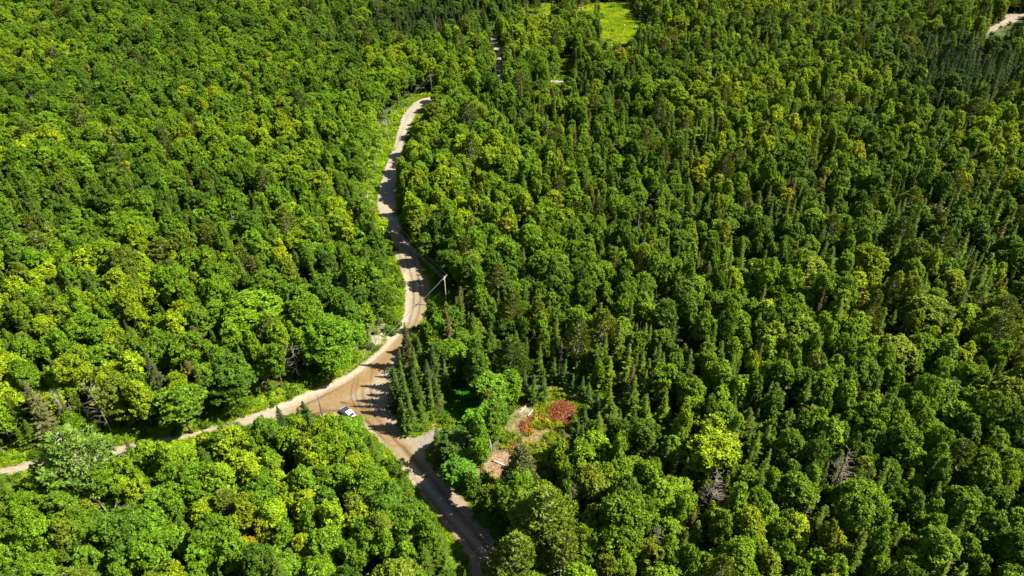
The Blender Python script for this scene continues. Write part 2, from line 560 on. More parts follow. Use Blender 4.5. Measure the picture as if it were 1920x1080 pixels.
def make_tuft(seed, n=46, h=.55, spread=.55):
    r = np.random.default_rng(seed)
    a = r.uniform(0, 6.28, n); rr = spread * np.sqrt(r.random(n))
    c = np.stack([np.cos(a) * rr, np.sin(a) * rr, np.zeros(n)], 1)
    lean = r.normal(size=(n, 3)) * .7; lean[:, 2] = 1
    H = (h * r.uniform(.5, 1.2, n))[:, None]
    w = unit(np.cross(lean, r.normal(size=(n, 3)))) * .07
    q = np.stack([c - w, c + w, c + lean * H + w * .5 * 1, c + lean * H - w * .5], 1)
    return quads_mesh('grass_tuft', q, r.random(n), M['grass'])

PROTO = {'maple_tree': [], 'birch_tree': [], 'spruce_tree': [], 'pine_tree': [], 'dead_tree': []}
for i, (h, rad, base, nc) in enumerate([(13.5, 3.2, 4.2, 60), (12, 2.6, 3.8, 46), (15, 4.0, 4.6, 84), (11.5, 2.3, 3.4, 40), (14, 3.5, 4.0, 70), (12.5, 2.9, 4.0, 50), (15, 5.0, 4.6, 120), (14, 3.0, 4.6, 56), (10, 2.5, 3.0, 44), (14.5, 2.6, 4.8, 50)]):
    PROTO['maple_tree'].append((h, rad) + make_broadleaf(h, rad, base, nc, 100 + i))
for i, (h, rad, base, nc) in enumerate([(14, 2.5, 4.5, 34), (12.5, 2.2, 4.0, 28), (15, 2.9, 5.5, 38)]):
    PROTO['birch_tree'].append((h, rad) + make_broadleaf(h, rad, base, nc, 200 + i, leaf=.26, bark='birch_bark', per=85))
for i, (h, rad, dr) in enumerate([(13, 2.3, .4), (15, 2.7, .35), (11, 1.7, .3), (14, 2.0, .45), (9, 1.5, .25)]):
    PROTO['spruce_tree'].append((h, rad) + make_spruce(h, rad, 300 + i, droop=dr))
for i, (h, rad, b) in enumerate([(17, 4.6, .35), (15, 3.6, .3), (18.5, 5.4, .4)]):
    PROTO['pine_tree'].append((h, rad) + make_pine(h, rad, 400 + i, b, .22))
for i, (h, rad, c) in enumerate([(13, 2.2, True), (12, 2.8, False), (14, 1.8, True)]):
    PROTO['dead_tree'].append((h, rad) + make_dead(h, rad, 500 + i, c))

# ------------------------------------------------------------------ roads (traced where the photo shows their edges, laid on the terrain)
west_edge = [(884, 1110), (870, 1040), (834, 992), (806, 953), (770, 909), (738, 856), (705, 824), (682, 802), (660, 792), (625, 786), (585, 786), (556, 782), (520, 792), (470, 800),
             (420, 812), (356, 826), (300, 836), (245, 866), (205, 868), (140, 880), (66, 882), (25, 894), (-30, 905), (-120, 925)]
north_edge = [(-120, 893), (-30, 882), (25, 872), (62, 863), (130, 850), (190, 842), (228, 834), (290, 822), (330, 816), (400, 800), (468, 778), (500, 766), (527, 756), (562, 740), (602, 724), (654, 699), (692, 670), (722, 643),
              (744, 620), (753, 598), (757, 570), (758, 542), (752, 514), (741, 488), (736, 464), (728, 439), (716, 412), (706, 389), (707, 362), (715, 335), (726, 302), (736, 276), (745, 245), (754, 217), (772, 196), (795, 184), (830, 177), (870, 170), (905, 158), (924, 140), (926, 118), (922, 95), (918, 75), (932, 54), (950, 40)]
east_edge = [(958, 42), (944, 55), (933, 75), (940, 95), (943, 118), (944, 140), (960, 148), (1015, 149), (1068, 153), (1068, 158), (1015, 155), (960, 157), (930, 168), (880, 182), (830, 191), (800, 198), (786, 210), (776, 225), (766, 250), (757, 280), (748, 310), (744, 340), (744, 370), (746, 395), (750, 417), (758, 439), (776, 464), (787, 487), (799, 514), (808, 542), (805, 570), (798, 592),
             (787, 612), (772, 632), (757, 655), (747, 680), (738, 700), (733, 720), (733, 740), (738, 765), (748, 785), (762, 805), (775, 822), (790, 816), (806, 806), (826, 800), (834, 812), (822, 828), (800, 846), (796, 856), (812, 876), (840, 900), (868, 930), (893, 966), (930, 1012), (966, 1060), (1000, 1110)]
road_world = smooth(W(west_edge), 1.2)[:] + smooth(W(north_edge), 1.2) + smooth(W(east_edge), 1.2)
upper_right = [(1836, 66), (1856, 52), (1886, 35), (1878, 29), (1892, 28), (1902, 24), (1940, 24), (2000, 10), (2000, 24), (1935, 33), (1916, 34), (1900, 43), (1888, 46), (1872, 54), (1848, 69)]
road2_world = W(upper_right)

def sheet(name, outline, grid, lift, mat, colour_fn=None, kind='structure', clip=None):
    """a terrain-following sheet inside an outline"""
    xs = [p[0] for p in outline]; ys = [p[1] for p in outline]
    gx, gy = np.meshgrid(np.arange(min(xs), max(xs), grid), np.arange(min(ys), max(ys), grid))
    gx = gx.ravel(); gy = gy.ravel()
    m = in_poly(gx, gy, outline)
    gx, gy = gx[m], gy[m]
    d, _, _ = seg_dist(gx, gy, outline, True)
    m = d > grid * .4
    gx, gy = gx[m], gy[m]
    pts = [Vector(p) for p in outline] + [Vector((a, b)) for a, b in zip(gx, gy)]
    n = len(outline)
    edges = [(i, (i + 1) % n) for i in range(n)]
    v, e, f, *_ = delaunay_2d_cdt(pts, edges, [], 1, 1e-4)
    v = np.array([(p.x, p.y) for p in v])
    z = gz(v[:, 0], v[:, 1]) + lift
    me = bpy.data.meshes.new(name)
    me.from_pydata(list(zip(v[:, 0], v[:, 1], z)), [], [tuple(q) for q in f])
    me.update()
    if colour_fn is not None:
        a = me.color_attributes.new('paint', 'FLOAT_COLOR', 'POINT')
        a.data.foreach_set('color', colour_fn(v[:, 0], v[:, 1]).astype(np.float32).ravel())
    me.polygons.foreach_set('use_smooth', [True] * len(me.polygons))
    o = link(name, me, mat)
    # make sure faces look up
    if len(me.polygons) and me.polygons[0].normal.z < 0: me.flip_normals()
    if kind: o['kind'] = kind
    return o

def gravel_mat(name, bump=.25, var=.15):
    m, nt, out = new_mat(name)
    N, L = nt.nodes.new, nt.links.new
    at = N('ShaderNodeAttribute'); at.attribute_name = 'paint'
    tc = N('ShaderNodeTexCoord')
    n1 = N('ShaderNodeTexNoise'); n1.inputs['Scale'].default_value = 1.7; n1.inputs['Detail'].default_value = 8
    n2 = N('ShaderNodeTexNoise'); n2.inputs['Scale'].default_value = 4.5; n2.inputs['Detail'].default_value = 3
    L(tc.outputs['Object'], n1.inputs[0]); L(tc.outputs['Object'], n2.inputs[0])
    mr = N('ShaderNodeMapRange'); mr.inputs['From Min'].default_value = .3; mr.inputs['From Max'].default_value = .7
    mr.inputs['To Min'].default_value = 1 - var; mr.inputs['To Max'].default_value = 1 + var
    L(n1.outputs[0], mr.inputs['Value'])
    mr2 = N('ShaderNodeMapRange'); mr2.inputs['From Min'].default_value = .3; mr2.inputs['From Max'].default_value = .7
    mr2.inputs['To Min'].default_value = .88; mr2.inputs['To Max'].default_value = 1.1
    L(n2.outputs[0], mr2.inputs['Value'])
    mu = N('ShaderNodeMath'); mu.operation = 'MULTIPLY'; L(mr.outputs[0], mu.inputs[0]); L(mr2.outputs[0], mu.inputs[1])
    sc = N('ShaderNodeVectorMath'); sc.operation = 'SCALE'; L(at.outputs['Color'], sc.inputs[0]); L(mu.outputs[0], sc.inputs['Scale'])
    b = N('ShaderNodeBsdfPrincipled'); b.inputs['Roughness'].default_value = .95; b.inputs['Specular IOR Level'].default_value = .15
    L(sc.outputs[0], b.inputs['Base Color'])
    bp = N('ShaderNodeBump'); bp.inputs['Strength'].default_value = bump; bp.inputs['Distance'].default_value = .1
    L(n2.outputs[0], bp.inputs['Height']); L(bp.outputs[0], b.inputs['Normal'])
    L(b.outputs[0], out.inputs[0])
    return m
M['gravel'] = gravel_mat('gravel_road_surface')
M['soil'] = gravel_mat('forest_floor_soil', .8, .5)

# wheel tracks: (polyline in photo pixels, half width m, strength, colour)
ORANGE = np.array([.38, .255, .115]); CREAM = np.array([.56, .46, .33]); BROWN = np.array([.19, .115, .055]); PALE = np.array([.72, .63, .48]); PINK = np.array([.42, .32, .24])
tracks = [
    ([(560, 775), (600, 752), (650, 728), (690, 700), (722, 672), (742, 650), (765, 615)], 2.0, .85, ORANGE),
    ([(560, 765), (610, 741), (655, 716), (695, 684), (725, 656), (748, 632), (762, 605)], .35, .6, BROWN),
    ([(590, 768), (640, 748), (685, 715), (722, 683), (735, 660)], .9, .7, ORANGE),
    ([(570, 774), (620, 763), (665, 764), (700, 792), (735, 835), (765, 868)], 1.5, .8, ORANGE),
    ([(570, 780), (630, 770), (668, 775), (700, 802), (728, 838)], .4, .6, BROWN),
    ([(640, 755), (680, 763), (712, 790), (742, 826), (775, 862), (800, 895)], .35, .7, BROWN),
    ([(655, 752), (700, 775), (735, 808), (765, 840), (800, 880)], .8, .6, ORANGE),
    ([(668, 700), (662, 720), (658, 745), (668, 765)], .22, .7, BROWN),
    ([(675, 697), (670, 720), (667, 745), (680, 768)], .22, .6, BROWN),
    ([(686, 692), (682, 715), (680, 742), (695, 770)], .45, .8, ORANGE),
    ([(700, 685), (696, 710), (696, 740), (712, 775)], .25, .5, BROWN),
    ([(655, 800 - 25), (640, 772), (600, 768)], .3, .5, BROWN),
    ([(760, 620), (772, 590), (776, 560), (774, 530), (766, 500), (757, 470)], .22, .7, BROWN),
    ([(772, 622), (784, 590), (789, 560), (786, 530), (779, 500), (768, 470)], .3, .6, BROWN),
    ([(768, 600), (766, 570), (763, 535), (757, 505), (748, 475)], .25, .35, BROWN),
    ([(778, 608), (793, 580), (798, 555), (796, 525), (787, 498)], .9, .45, ORANGE),
    ([(735, 845), (760, 880), (790, 915), (830, 965), (880, 1020), (930, 1080)], .4, .4, BROWN),
    ([(755, 835), (785, 870), (815, 905), (850, 950), (900, 1010), (950, 1075)], .4, .4, BROWN),
    ([(745, 842), (772, 875), (802, 910), (840, 958), (890, 1015), (940, 1078)], .5, .3, PALE),
    ([(722, 380), (726, 345), (734, 310), (744, 275), (754, 245), (765, 215)], .35, .45, PINK),
]
tracks = [(smooth(W(p), 2.0), w, s, c) for p, w, s, c in tracks]
tracks = [(p, w, min(1, s * 1.35), c) for p, w, s, c in tracks]
pale_edge = smooth(W([(520, 764), (562, 745), (604, 729), (656, 704), (694, 675), (724, 648), (745, 624), (757, 600), (761, 570), (762, 542), (756, 514)]), 2)
pale_edge2 = smooth(W([(688, 806), (712, 832), (744, 864), (775, 915)]), 2)
outline_r = road_world
def road_paint(x, y):
    base = np.broadcast_to(np.array([.47, .405, .29]), (len(x), 3)).copy()
    px, py = proj(x, y, gz(x, y))
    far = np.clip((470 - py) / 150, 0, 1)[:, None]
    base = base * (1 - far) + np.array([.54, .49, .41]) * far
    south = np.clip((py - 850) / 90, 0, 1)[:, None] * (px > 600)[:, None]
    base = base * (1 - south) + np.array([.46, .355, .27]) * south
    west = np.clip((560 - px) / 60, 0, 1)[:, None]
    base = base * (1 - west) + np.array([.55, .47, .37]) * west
    wob = fbm(x * .35, y * .35, 3) - .5
    for line, w, s, c in tracks:
        d, al, _ = seg_dist(x, y, line)
        g = np.exp(-((d + wob * .25) / w) ** 2)
        g *= s * (.6 + .8 * vnoise(al * .22 + w * 31, d * 0 + w * 7))
        base = base * (1 - np.clip(g, 0, 1)[:, None]) + c * np.clip(g, 0, 1)[:, None]
    for ln, w in ((pale_edge, 1.3), (pale_edge2, .9)):
        d, al, _ = seg_dist(x, y, ln)
        g = (np.exp(-(d / w) ** 2) * .8)[:, None]
        base = base * (1 - g) + PALE * g
    # grey gravel apron beside the bright bay
    ax, ay = ground(806, 826)
    g = np.clip(1.4 - np.hypot((x - ax) / 3.6, (y - ay) / 3.6), 0, 1)[:, None]
    base = base * (1 - g * .85) + np.array([.37, .34, .31]) * g * .85
    # ragged dirty margins
    d, _, _ = seg_dist(x, y, outline_r[::2], True)
    g = np.clip(1 - (d + (fbm(x * .9, y * .9, 3) - .5) * 1.6) / .7, 0, 1)[:, None] * .55
    base = base * (1 - g) + np.array([.2, .17, .08]) * g
    k = (.38 + .18 * fbm(x * .12, y * .12, 4))[:, None] * np.array([1.0, .97, .88])
    return np.concatenate([base * k, np.ones((len(x), 1))], 1)

# ------------------------------------------------------------------ what the photograph shows open: nothing tall may stand before these
CLEAR = [
    [(812, 173), (778, 183), (750, 206), (733, 225), (714, 258), (700, 284), (692, 322), (688, 356), (694, 386), (706, 396), (718, 400), (727, 412), (727, 430), (746, 438), (748, 447), (738, 462), (731, 478), (727, 503), (745, 537), (742, 572), (727, 598), (710, 620), (692, 636), (662, 662), (640, 688), (620, 702), (562, 727), (520, 745), (524, 757),
     (534, 766), (552, 770), (565, 776), (600, 779), (642, 776), (670, 790), (705, 826), (738, 858), (770, 911), (806, 955), (834, 994), (870, 1042), (892, 1080), (962, 1080), (925, 1018), (889, 970), (860, 928), (832, 898), (798, 862), (786, 846), (796, 832), (800, 818), (790, 811), (775, 818), (754, 808), (738, 796),
     (718, 771), (708, 748), (713, 712), (723, 690), (735, 665), (742, 640), (748, 614), (768, 618), (784, 606), (796, 575), (806, 556), (795, 509), (773, 470), (751, 437), (744, 412), (743, 375), (736, 342), (742, 307), (746, 289), (750, 274), (765, 248), (767, 228), (772, 200), (789, 190), (812, 184)],
    [(467, 775), (495, 768), (492, 783), (468, 787)],
    [(527, 757), (510, 744), (440, 752), (395, 775), (345, 796), (340, 805), (400, 785), (467, 765), (500, 762)], [(190, 838), (225, 829), (290, 812), (305, 802), (230, 815), (190, 826)], [(-10, 874), (60, 862), (100, 844), (60, 847), (-10, 860)],
    [(188, 838), (225, 829), (250, 830), (243, 848), (225, 862), (205, 864)],
    [(326, 816), (358, 808), (356, 816), (332, 825)],
    [(-10, 873), (60, 862), (62, 872), (25, 888), (-10, 896)],
    [(960, 770), (985, 745), (1035, 730), (1100, 728), (1098, 750), (1078, 765), (1076, 792), (1040, 802), (1034, 830), (1014, 862), (970, 868), (950, 890), (915, 885), (922, 855), (948, 840), (955, 800)],
    [(842, 730), (880, 730), (878, 758), (850, 778), (832, 774)],
    [(1138, 12), (1170, 11), (1173, 30), (1196, 46), (1190, 66), (1172, 78), (1142, 74), (1128, 60), (1140, 40)],
    [(1084, 13), (1130, 12), (1130, 22), (1084, 22)],
    [(988, 13), (1030, 12), (1030, 22), (990, 24)],
    [(1052, 116), (1076, 114), (1070, 130), (1052, 134)],
    [(1848, 62), (1862, 49), (1888, 32), (1886, 27), (1918, 23), (1930, 24), (1922, 34), (1882, 54), (1852, 68)],
    [(926, 76), (934, 76), (936, 96), (928, 96)], [(932, 124), (940, 124), (938, 142), (932, 142)], [(1030, 148), (1066, 152), (1066, 158), (1030, 155)],
]
# open ground (may be hidden by trees in front, but no trunk stands on it)
OPEN_WORLD = [road_world, road2_world,
              W([(955, 775), (985, 742), (1035, 724), (1106, 722), (1106, 755), (1084, 770), (1078, 800), (1046, 812), (1040, 842), (1018, 875), (975, 905), (910, 900), (915, 855), (944, 835), (950, 795)]),
              W([(828, 728), (884, 724), (888, 765), (852, 792), (824, 785)]),
              smooth(W([(980, 24), (984, 8), (1085, 10), (1172, 4), (1180, 30), (1206, 46), (1198, 70), (1178, 84), (1140, 82), (1118, 62), (1128, 42), (1110, 26), (1085, 25), (1035, 26)]), 3, True),
              W([(1044, 138), (1050, 112), (1082, 110), (1074, 136)]),
              W([(812, 168), (775, 178), (742, 205), (724, 228), (704, 262), (688, 300), (676, 350), (690, 395), (720, 400), (757, 570), (760, 240)]),
              W([(735, 500), (752, 540), (748, 575), (720, 618), (655, 668), (630, 690), (560, 722), (505, 745), (380, 795), (230, 818), (60, 845), (-40, 865), (-40, 900), (60, 880), (240, 860), (360, 825), (530, 770), (720, 655), (765, 600)])]

ROAD_R = Raster([road_world, road2_world])
OPEN_EACH = [Raster([p]) for p in OPEN_WORLD]
OPEN_R = Raster(OPEN_WORLD)
UNDER_R = Raster(OPEN_WORLD[:6])

# ------------------------------------------------------------------ ground sheet
def axis(lo, hi, far, step):
    a = list(np.arange(lo, hi + .01, step))
    g = step; v = hi
    while v < far:
        g *= 1.35; v += g; a.append(v)
    g = step; v = lo
    while v > -far:
        g *= 1.35; v -= g; a.insert(0, v)
    return np.array(a)
gx = axis(-330, 400, 4500, 2.0); gy = axis(50, 620, 4500, 2.0)
XX, YY = np.meshgrid(gx, gy)
ZZ = gz(XX, YY)
def floor_paint(x, y):
    cut = fbm(x * .3 + 40, y * .3, 3)
    n = fbm(x * .11, y * .11, 4); n2 = fbm(x * .45 + 9, y * .45, 3)
    c = np.array([.060, .048, .026]) * (1 - n[..., None]) * 1.5 + np.array([.035, .062, .014]) * n[..., None] * 1.3
    def blend(mask, colr):
        nonlocal c
        mask = np.clip(mask, 0, 1)[..., None]
        c = c * (1 - mask) + np.array(colr) * mask
    # grassy verges by the road
    d, _, _ = seg_dist(x, y, road_world[::3], True)
    blend(np.clip(1.5 - d / 4.5 + (n2 - .5) * .6, 0, 1), (.15, .25, .016))
    # hay field and lanes
    f = in_poly(x, y, OPEN_WORLD[4]); blend(f * 1.0, (.20, .30, .015))
    blend(f * np.clip((cut - .5) * 7, 0, 1), (.33, .36, .03))
    f = in_poly(x, y, OPEN_WORLD[5]); blend(f * 1.0, (.20, .25, .02))
    f = in_poly(x, y, OPEN_WORLD[3]); blend(f * 1.0, (.06, .19, .015))
    f = in_poly(x, y, OPEN_WORLD[6]); blend(f * .95, (.20, .33, .015))
    f = in_poly(x, y, OPEN_WORLD[2])
    blend(f * (1.0), (.13, .13, .03))
    blend(f * np.clip((n2 - .5) * 8, 0, 1), (.17, .115, .06))
    for px, py, r_, c_ in ((745, 632 - 12, 0, None),):
        pass
    for (px, py), rx, cc in (((722, 628), 2.6, (.36, .29, .2)), ((706, 646), 2.2, (.36, .29, .2)), ((692, 658), 2.6, (.22, .18, .12)), ((732, 608), 2.2, (.38, .3, .2)), ((535, 730), 3.2, (.2, .11, .06)), ((545, 727), 2.4, (.2, .11, .06)), ((216, 862), 3.0, (.4, .3, .2)), ((818, 790), 2.5, (.34, .24, .15)), ((832, 765), 2.6, (.36, .25, .13)), ((1150, 78), 3.0, (.3, .27, .15)), ((940, 880), 4.5, (.22, .14, .085)), ((1025, 862), 3.5, (.2, .13, .09)), ((1000, 800), 3.0, (.17, .11, .05)), ((985, 762), 2.2, (.22, .18, .12)), ((1120, 16), 9, (.24, .2, .11)), ((1000, 18), 12, (.26, .18, .11))):
        cx, cy = ground(px, py)
        blend(np.clip(1.6 - np.hypot(x - cx, y - cy) / rx + (n2 - .5) * 1.5, 0, 1), cc)
    return c
CC = floor_paint(XX.ravel(), YY.ravel())
ny, nx = XX.shape
idx = np.arange(ny * nx).reshape(ny, nx)
F = np.stack([idx[:-1, :-1], idx[:-1, 1:], idx[1:, 1:], idx[1:, :-1]], -1).reshape(-1, 4)
gm = bpy.data.meshes.new('ground')
gm.vertices.add(ny * nx); gm.loops.add(len(F) * 4); gm.polygons.add(len(F))
gm.vertices.foreach_set('co', np.stack([XX, YY, ZZ], -1).astype(np.float32).ravel())
gm.loops.foreach_set('vertex_index', F.astype(np.int32).ravel())
gm.polygons.foreach_set('loop_start', np.arange(0, len(F) * 4, 4, dtype=np.int32))
gm.polygons.foreach_set('loop_total', np.full(len(F), 4, dtype=np.int32))
a = gm.color_attributes.new('paint', 'FLOAT_COLOR', 'POINT')
a.data.foreach_set('color', np.concatenate([CC, np.ones((len(CC), 1))], 1).astype(np.float32).ravel())
gm.update(); gm.validate()
gm.polygons.foreach_set('use_smooth', [True] * len(gm.polygons))
tag(link('ground', gm, M['soil']), kind='structure')

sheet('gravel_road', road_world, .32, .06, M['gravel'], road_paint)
sheet('gravel_track', smooth(road2_world, 1.5, True), 1.2, .06, M['gravel'],
      lambda x, y: np.concatenate([np.array([.56, .45, .34]) * (.28 + .3 * fbm(x * .2, y * .2))[:, None], np.ones((len(x), 1))], 1))

# ------------------------------------------------------------------ tints
T = {
    'green': (.062, .125, .009), 'mid': (.078, .155, .008), 'lime': (.138, .204, .007), 'deep': (.042, .092, .009),
    'yellow': (.16, .19, .008), 'olive': (.085, .122, .012), 'spruce': (.046, .082, .016), 'blue': (.019, .045, .017), 'fresh': (.075, .14, .013),
    'pine': (.075, .115, .016), 'brown': (.075, .078, .03), 'dry': (.16, .13, .07), 'vivid': (.064, .138, .008),
}
def mixc(a, b, t):
    return tuple(a[i] * (1 - t) + b[i] * t for i in range(3))

# zones seen in the photo: (px, py, rx, ry, conifer share, tint name or None, weight)
ZONES = [
    (1030, 690, 110, 55, .85, 'deep', .5), (1130, 780, 80, 70, .75, 'spruce', .4), (1800, 130, 190, 90, .95, 'blue', .9), (790, 40, 190, 50, .92, 'blue', .8), (1040, 5, 120, 12, .9, 'blue', .8),
    (600, 25, 80, 35, .7, 'blue', .6), (1890, 90, 60, 60, .9, 'blue', .8), (260, 640, 90, 80, .55, 'olive', .4), (480, 480, 120, 60, .45, None, 0), (560, 400, 80, 50, .5, None, 0), (120, 430, 100, 60, .35, 'olive', .3), (100, 720, 100, 50, .6, 'olive', .4),
    (1300, 500, 130, 90, .35, None, 0), (1480, 450, 100, 60, .4, 'deep', .3), (1150, 640, 120, 60, .5, 'olive', .3), (1250, 870, 140, 90, .45, 'olive', .4), (1820, 980, 110, 90, .5, None, 0), (1060, 960, 90, 100, .5, 'olive', .6), (1120, 1040, 80, 60, .5, None, 0),
    (1670, 420, 100, 70, .35, 'deep', .7), (1820, 480, 100, 70, .25, 'deep', .7), (1300, 250, 80, 70, .35, 'deep', .4), (1600, 760, 130, 80, .3, 'deep', .6), (1560, 900, 120, 100, .3, 'deep', .5), (1180, 200, 80, 60, .45, 'deep', .5),
    (880, 560, 70, 70, .5, None, 0), (785, 720, 50, 75, .97, None, 0), (560, 800, 60, 50, .6, 'deep', .3), (1400, 60, 120, 50, .4, 'deep', .3), (900, 60, 40, 60, .6, 'olive', .4),
    (440, 130, 90, 50, .02, 'lime', .5), (1000, 75, 90, 30, .05, 'lime', .7), (1640, 150, 90, 50, .1, 'lime', .5), (1840, 280, 110, 60, .1, 'lime', .7), (1700, 270, 60, 40, .1, 'lime', .6), (1380, 170, 80, 40, .1, 'lime', .4), (930, 330, 110, 60, .12, 'mid', .5),
    (540, 590, 60, 50, .05, 'vivid', .5), (610, 650, 70, 60, .0, 'vivid', .9), (870, 220, 40, 40, .1, 'lime', .6), (350, 930, 220, 80, .10, 'vivid', .6), (100, 1000, 130, 80, .06, 'mid', .5), (620, 1000, 160, 70, .04, 'mid', .5), (780, 1010, 60, 60, .02, 'mid', .6),
    (720, 880, 60, 50, .1, 'vivid', .6), (1340, 830, 35, 40, 0, 'lime', .8), (1530, 510, 30, 30, 0, 'lime', .9), (1740, 600, 40, 40, 0, 'olive', .8), (1480, 690, 60, 40, .1, 'lime', .4), (1880, 870, 70, 60, .05, 'lime', .6), (1850, 760, 60, 40, .05, 'lime', .4), (1700, 830, 60, 60, .05, 'mid', .5),
    (1030, 460, 90, 70, .15, 'mid', .4), (200, 300, 150, 80, .05, 'mid', .3), (60, 220, 80, 60, .05, 'mid', .3), (130, 45, 60, 30, .5, 'deep', .7), (1500, 620, 70, 50, .3, 'deep', .5), (1290, 20, 60, 40, .4, 'deep', .6),
    (960, 750, 30, 50, .1, 'vivid', .5), (900, 800, 40, 40, .1, 'deep', .4),
]
def zone_at(px, py):
    con = (.30 if py > 330 else .13) if px < 900 else .36
    if py < 250: con *= .75
    tn, tw = None, 0
    for zx, zy, rx, ry, c, t, w in ZONES:
        d = ((px - zx) / rx) ** 2 + ((py - zy) / ry) ** 2
        g = math.exp(-d)
        con = con * (1 - g) + c * g
        if t and w * g > tw: tn, tw = t, w * g
    return con, tn, tw

T = {k: (v[0] * 1.38, v[1] * 1.30, v[2] * 1.0) for k, v in T.items()}
trees = []   # dicts
GRID = {}
CELL = 6.0
def near_ok(x, y, r, k=.74):
    cx, cy = int(x // CELL), int(y // CELL)
    for i in range(cx - 2, cx + 3):
        for j in range(cy - 2, cy + 3):
            for (a, b, rr) in GRID.get((i, j), ()):
                if (a - x) ** 2 + (b - y) ** 2 < ((r + rr) * k) ** 2: return False
    return True
def put(kind, x, y, proto, s, sz, tint, forced=False, rz=None, label=None, lean=(0, 0)):
    h, rad = PROTO[kind][proto][:2]
    if kind == 'spruce_tree': tint = (tint[0] * .86, tint[1] * .84, tint[2] * .7)
    trees.append(dict(kind=kind, x=x, y=y, z=float(gz(x, y)), p=proto, s=s, sz=sz, h=h * sz, r=rad * s, tint=tint, rz=R.uniform(0, 6.28) if rz is None else rz, forced=forced, label=label, lean=lean))
    GRID.setdefault((int(x // CELL), int(y // CELL)), []).append((x, y, rad * s))

def silhouette(kind, x, y, z, h, r):
    ca, sa = [], []
    pts = []
    if kind in ('spruce_tree', 'dead_tree'):
        prof = [(1.0, 0), (.85, .22), (.6, .5), (.35, .75), (.15, .9)]
    elif kind == 'pine_tree':
        prof = [(1.0, .05), (.9, .5), (.7, .9), (.5, .95), (.35, .5)]
    else:
        prof = [(1.0, .2), (.9, .68), (.72, .95), (.5, .98), (.35, .6)]
    for f, k in prof:
        for a in range(6):
            pts.append((x + math.cos(a * 1.047) * r * k, y + math.sin(a * 1.047) * r * k, z + h * f))
    P = np.array(pts)
    return proj(P[:, 0], P[:, 1], P[:, 2])

# rasterised clear mask at half size
MW, MH = 980, 560
mask = np.zeros((MH, MW), bool)
my, mx = np.mgrid[0:MH, 0:MW]
for poly in CLEAR:
    mask |= in_poly(mx * 2.0 - 20, my * 2.0 - 20, poly)
def hits_clear(kind, x, y, z, h, r):
    u, v = silhouette(kind, x, y, z, h, r)
    i = ((u + 20) / 2).astype(int); j = ((v + 20) / 2).astype(int)
    ok = (i >= 0) & (i < MW) & (j >= 0) & (j < MH)
    return mask[j[ok], i[ok]].any()

# spots that the photograph shows in full sun
SUNNY = [[(750, 893), (785, 888), (840, 925), (800, 930)], [(840, 1005), (880, 1000), (925, 1045), (880, 1045)], [(810, 172), (778, 183), (750, 206), (733, 225), (714, 258), (700, 284), (692, 322), (690, 356), (706, 356), (714, 330), (722, 300), (734, 282), (752, 276), (756, 244), (768, 222), (790, 192), (812, 183)],
         [(738, 490), (756, 500), (770, 520), (776, 545), (790, 560), (786, 600), (768, 618), (748, 600), (758, 560), (752, 525)],
         [(745, 620), (725, 645), (690, 672), (620, 705), (530, 752), (560, 772), (640, 775), (655, 750), (655, 720), (690, 690), (720, 660)],
         [(670, 790), (700, 800), (735, 835), (760, 850), (780, 850), (762, 812), (725, 785)],
         [(842, 732), (876, 732), (874, 750), (848, 768)], [(960, 770), (985, 748), (1035, 735), (1070, 742), (1068, 790), (1030, 800), (1005, 850), (960, 860), (925, 880), (930, 860), (955, 830)],
         [(1140, 14), (1164, 14), (1168, 36), (1186, 48), (1180, 72), (1136, 74), (1138, 40)], [(1848, 62), (1862, 49), (1888, 32), (1918, 23), (1918, 30), (1880, 50)], [(190, 838), (225, 831), (240, 845), (205, 860)], [(-10, 875), (60, 864), (25, 886), (-10, 894)]]
smask = np.zeros((MH, MW), bool)
for poly in SUNNY:
    smask |= in_poly(mx * 2.0 - 20, my * 2.0 - 20, poly)
def shades(kind, x, y, z, h, r):
    n = 0
    for f, k in ((1.0, 0), (.85, .4), (.7, .7), (.5, .8)):
        if kind in ('spruce_tree', 'dead_tree'): k *= (1 - f) * 1.2
        for sg in (-1, 0, 1):
            zz = h * f
            qx, qy = x - sdir.x / sdir.z * zz, y + sg * r * k - sdir.y / sdir.z * zz
            u, v = proj(qx, qy, float(z))
            i, j = int((u + 20) / 2), int((v + 20) / 2)
            if 0 <= i < MW and 0 <= j < MH and smask[j, i]: n += 1
    return n >= 2

def base_for_top(px, py, h):
    return ground(px, py, h)

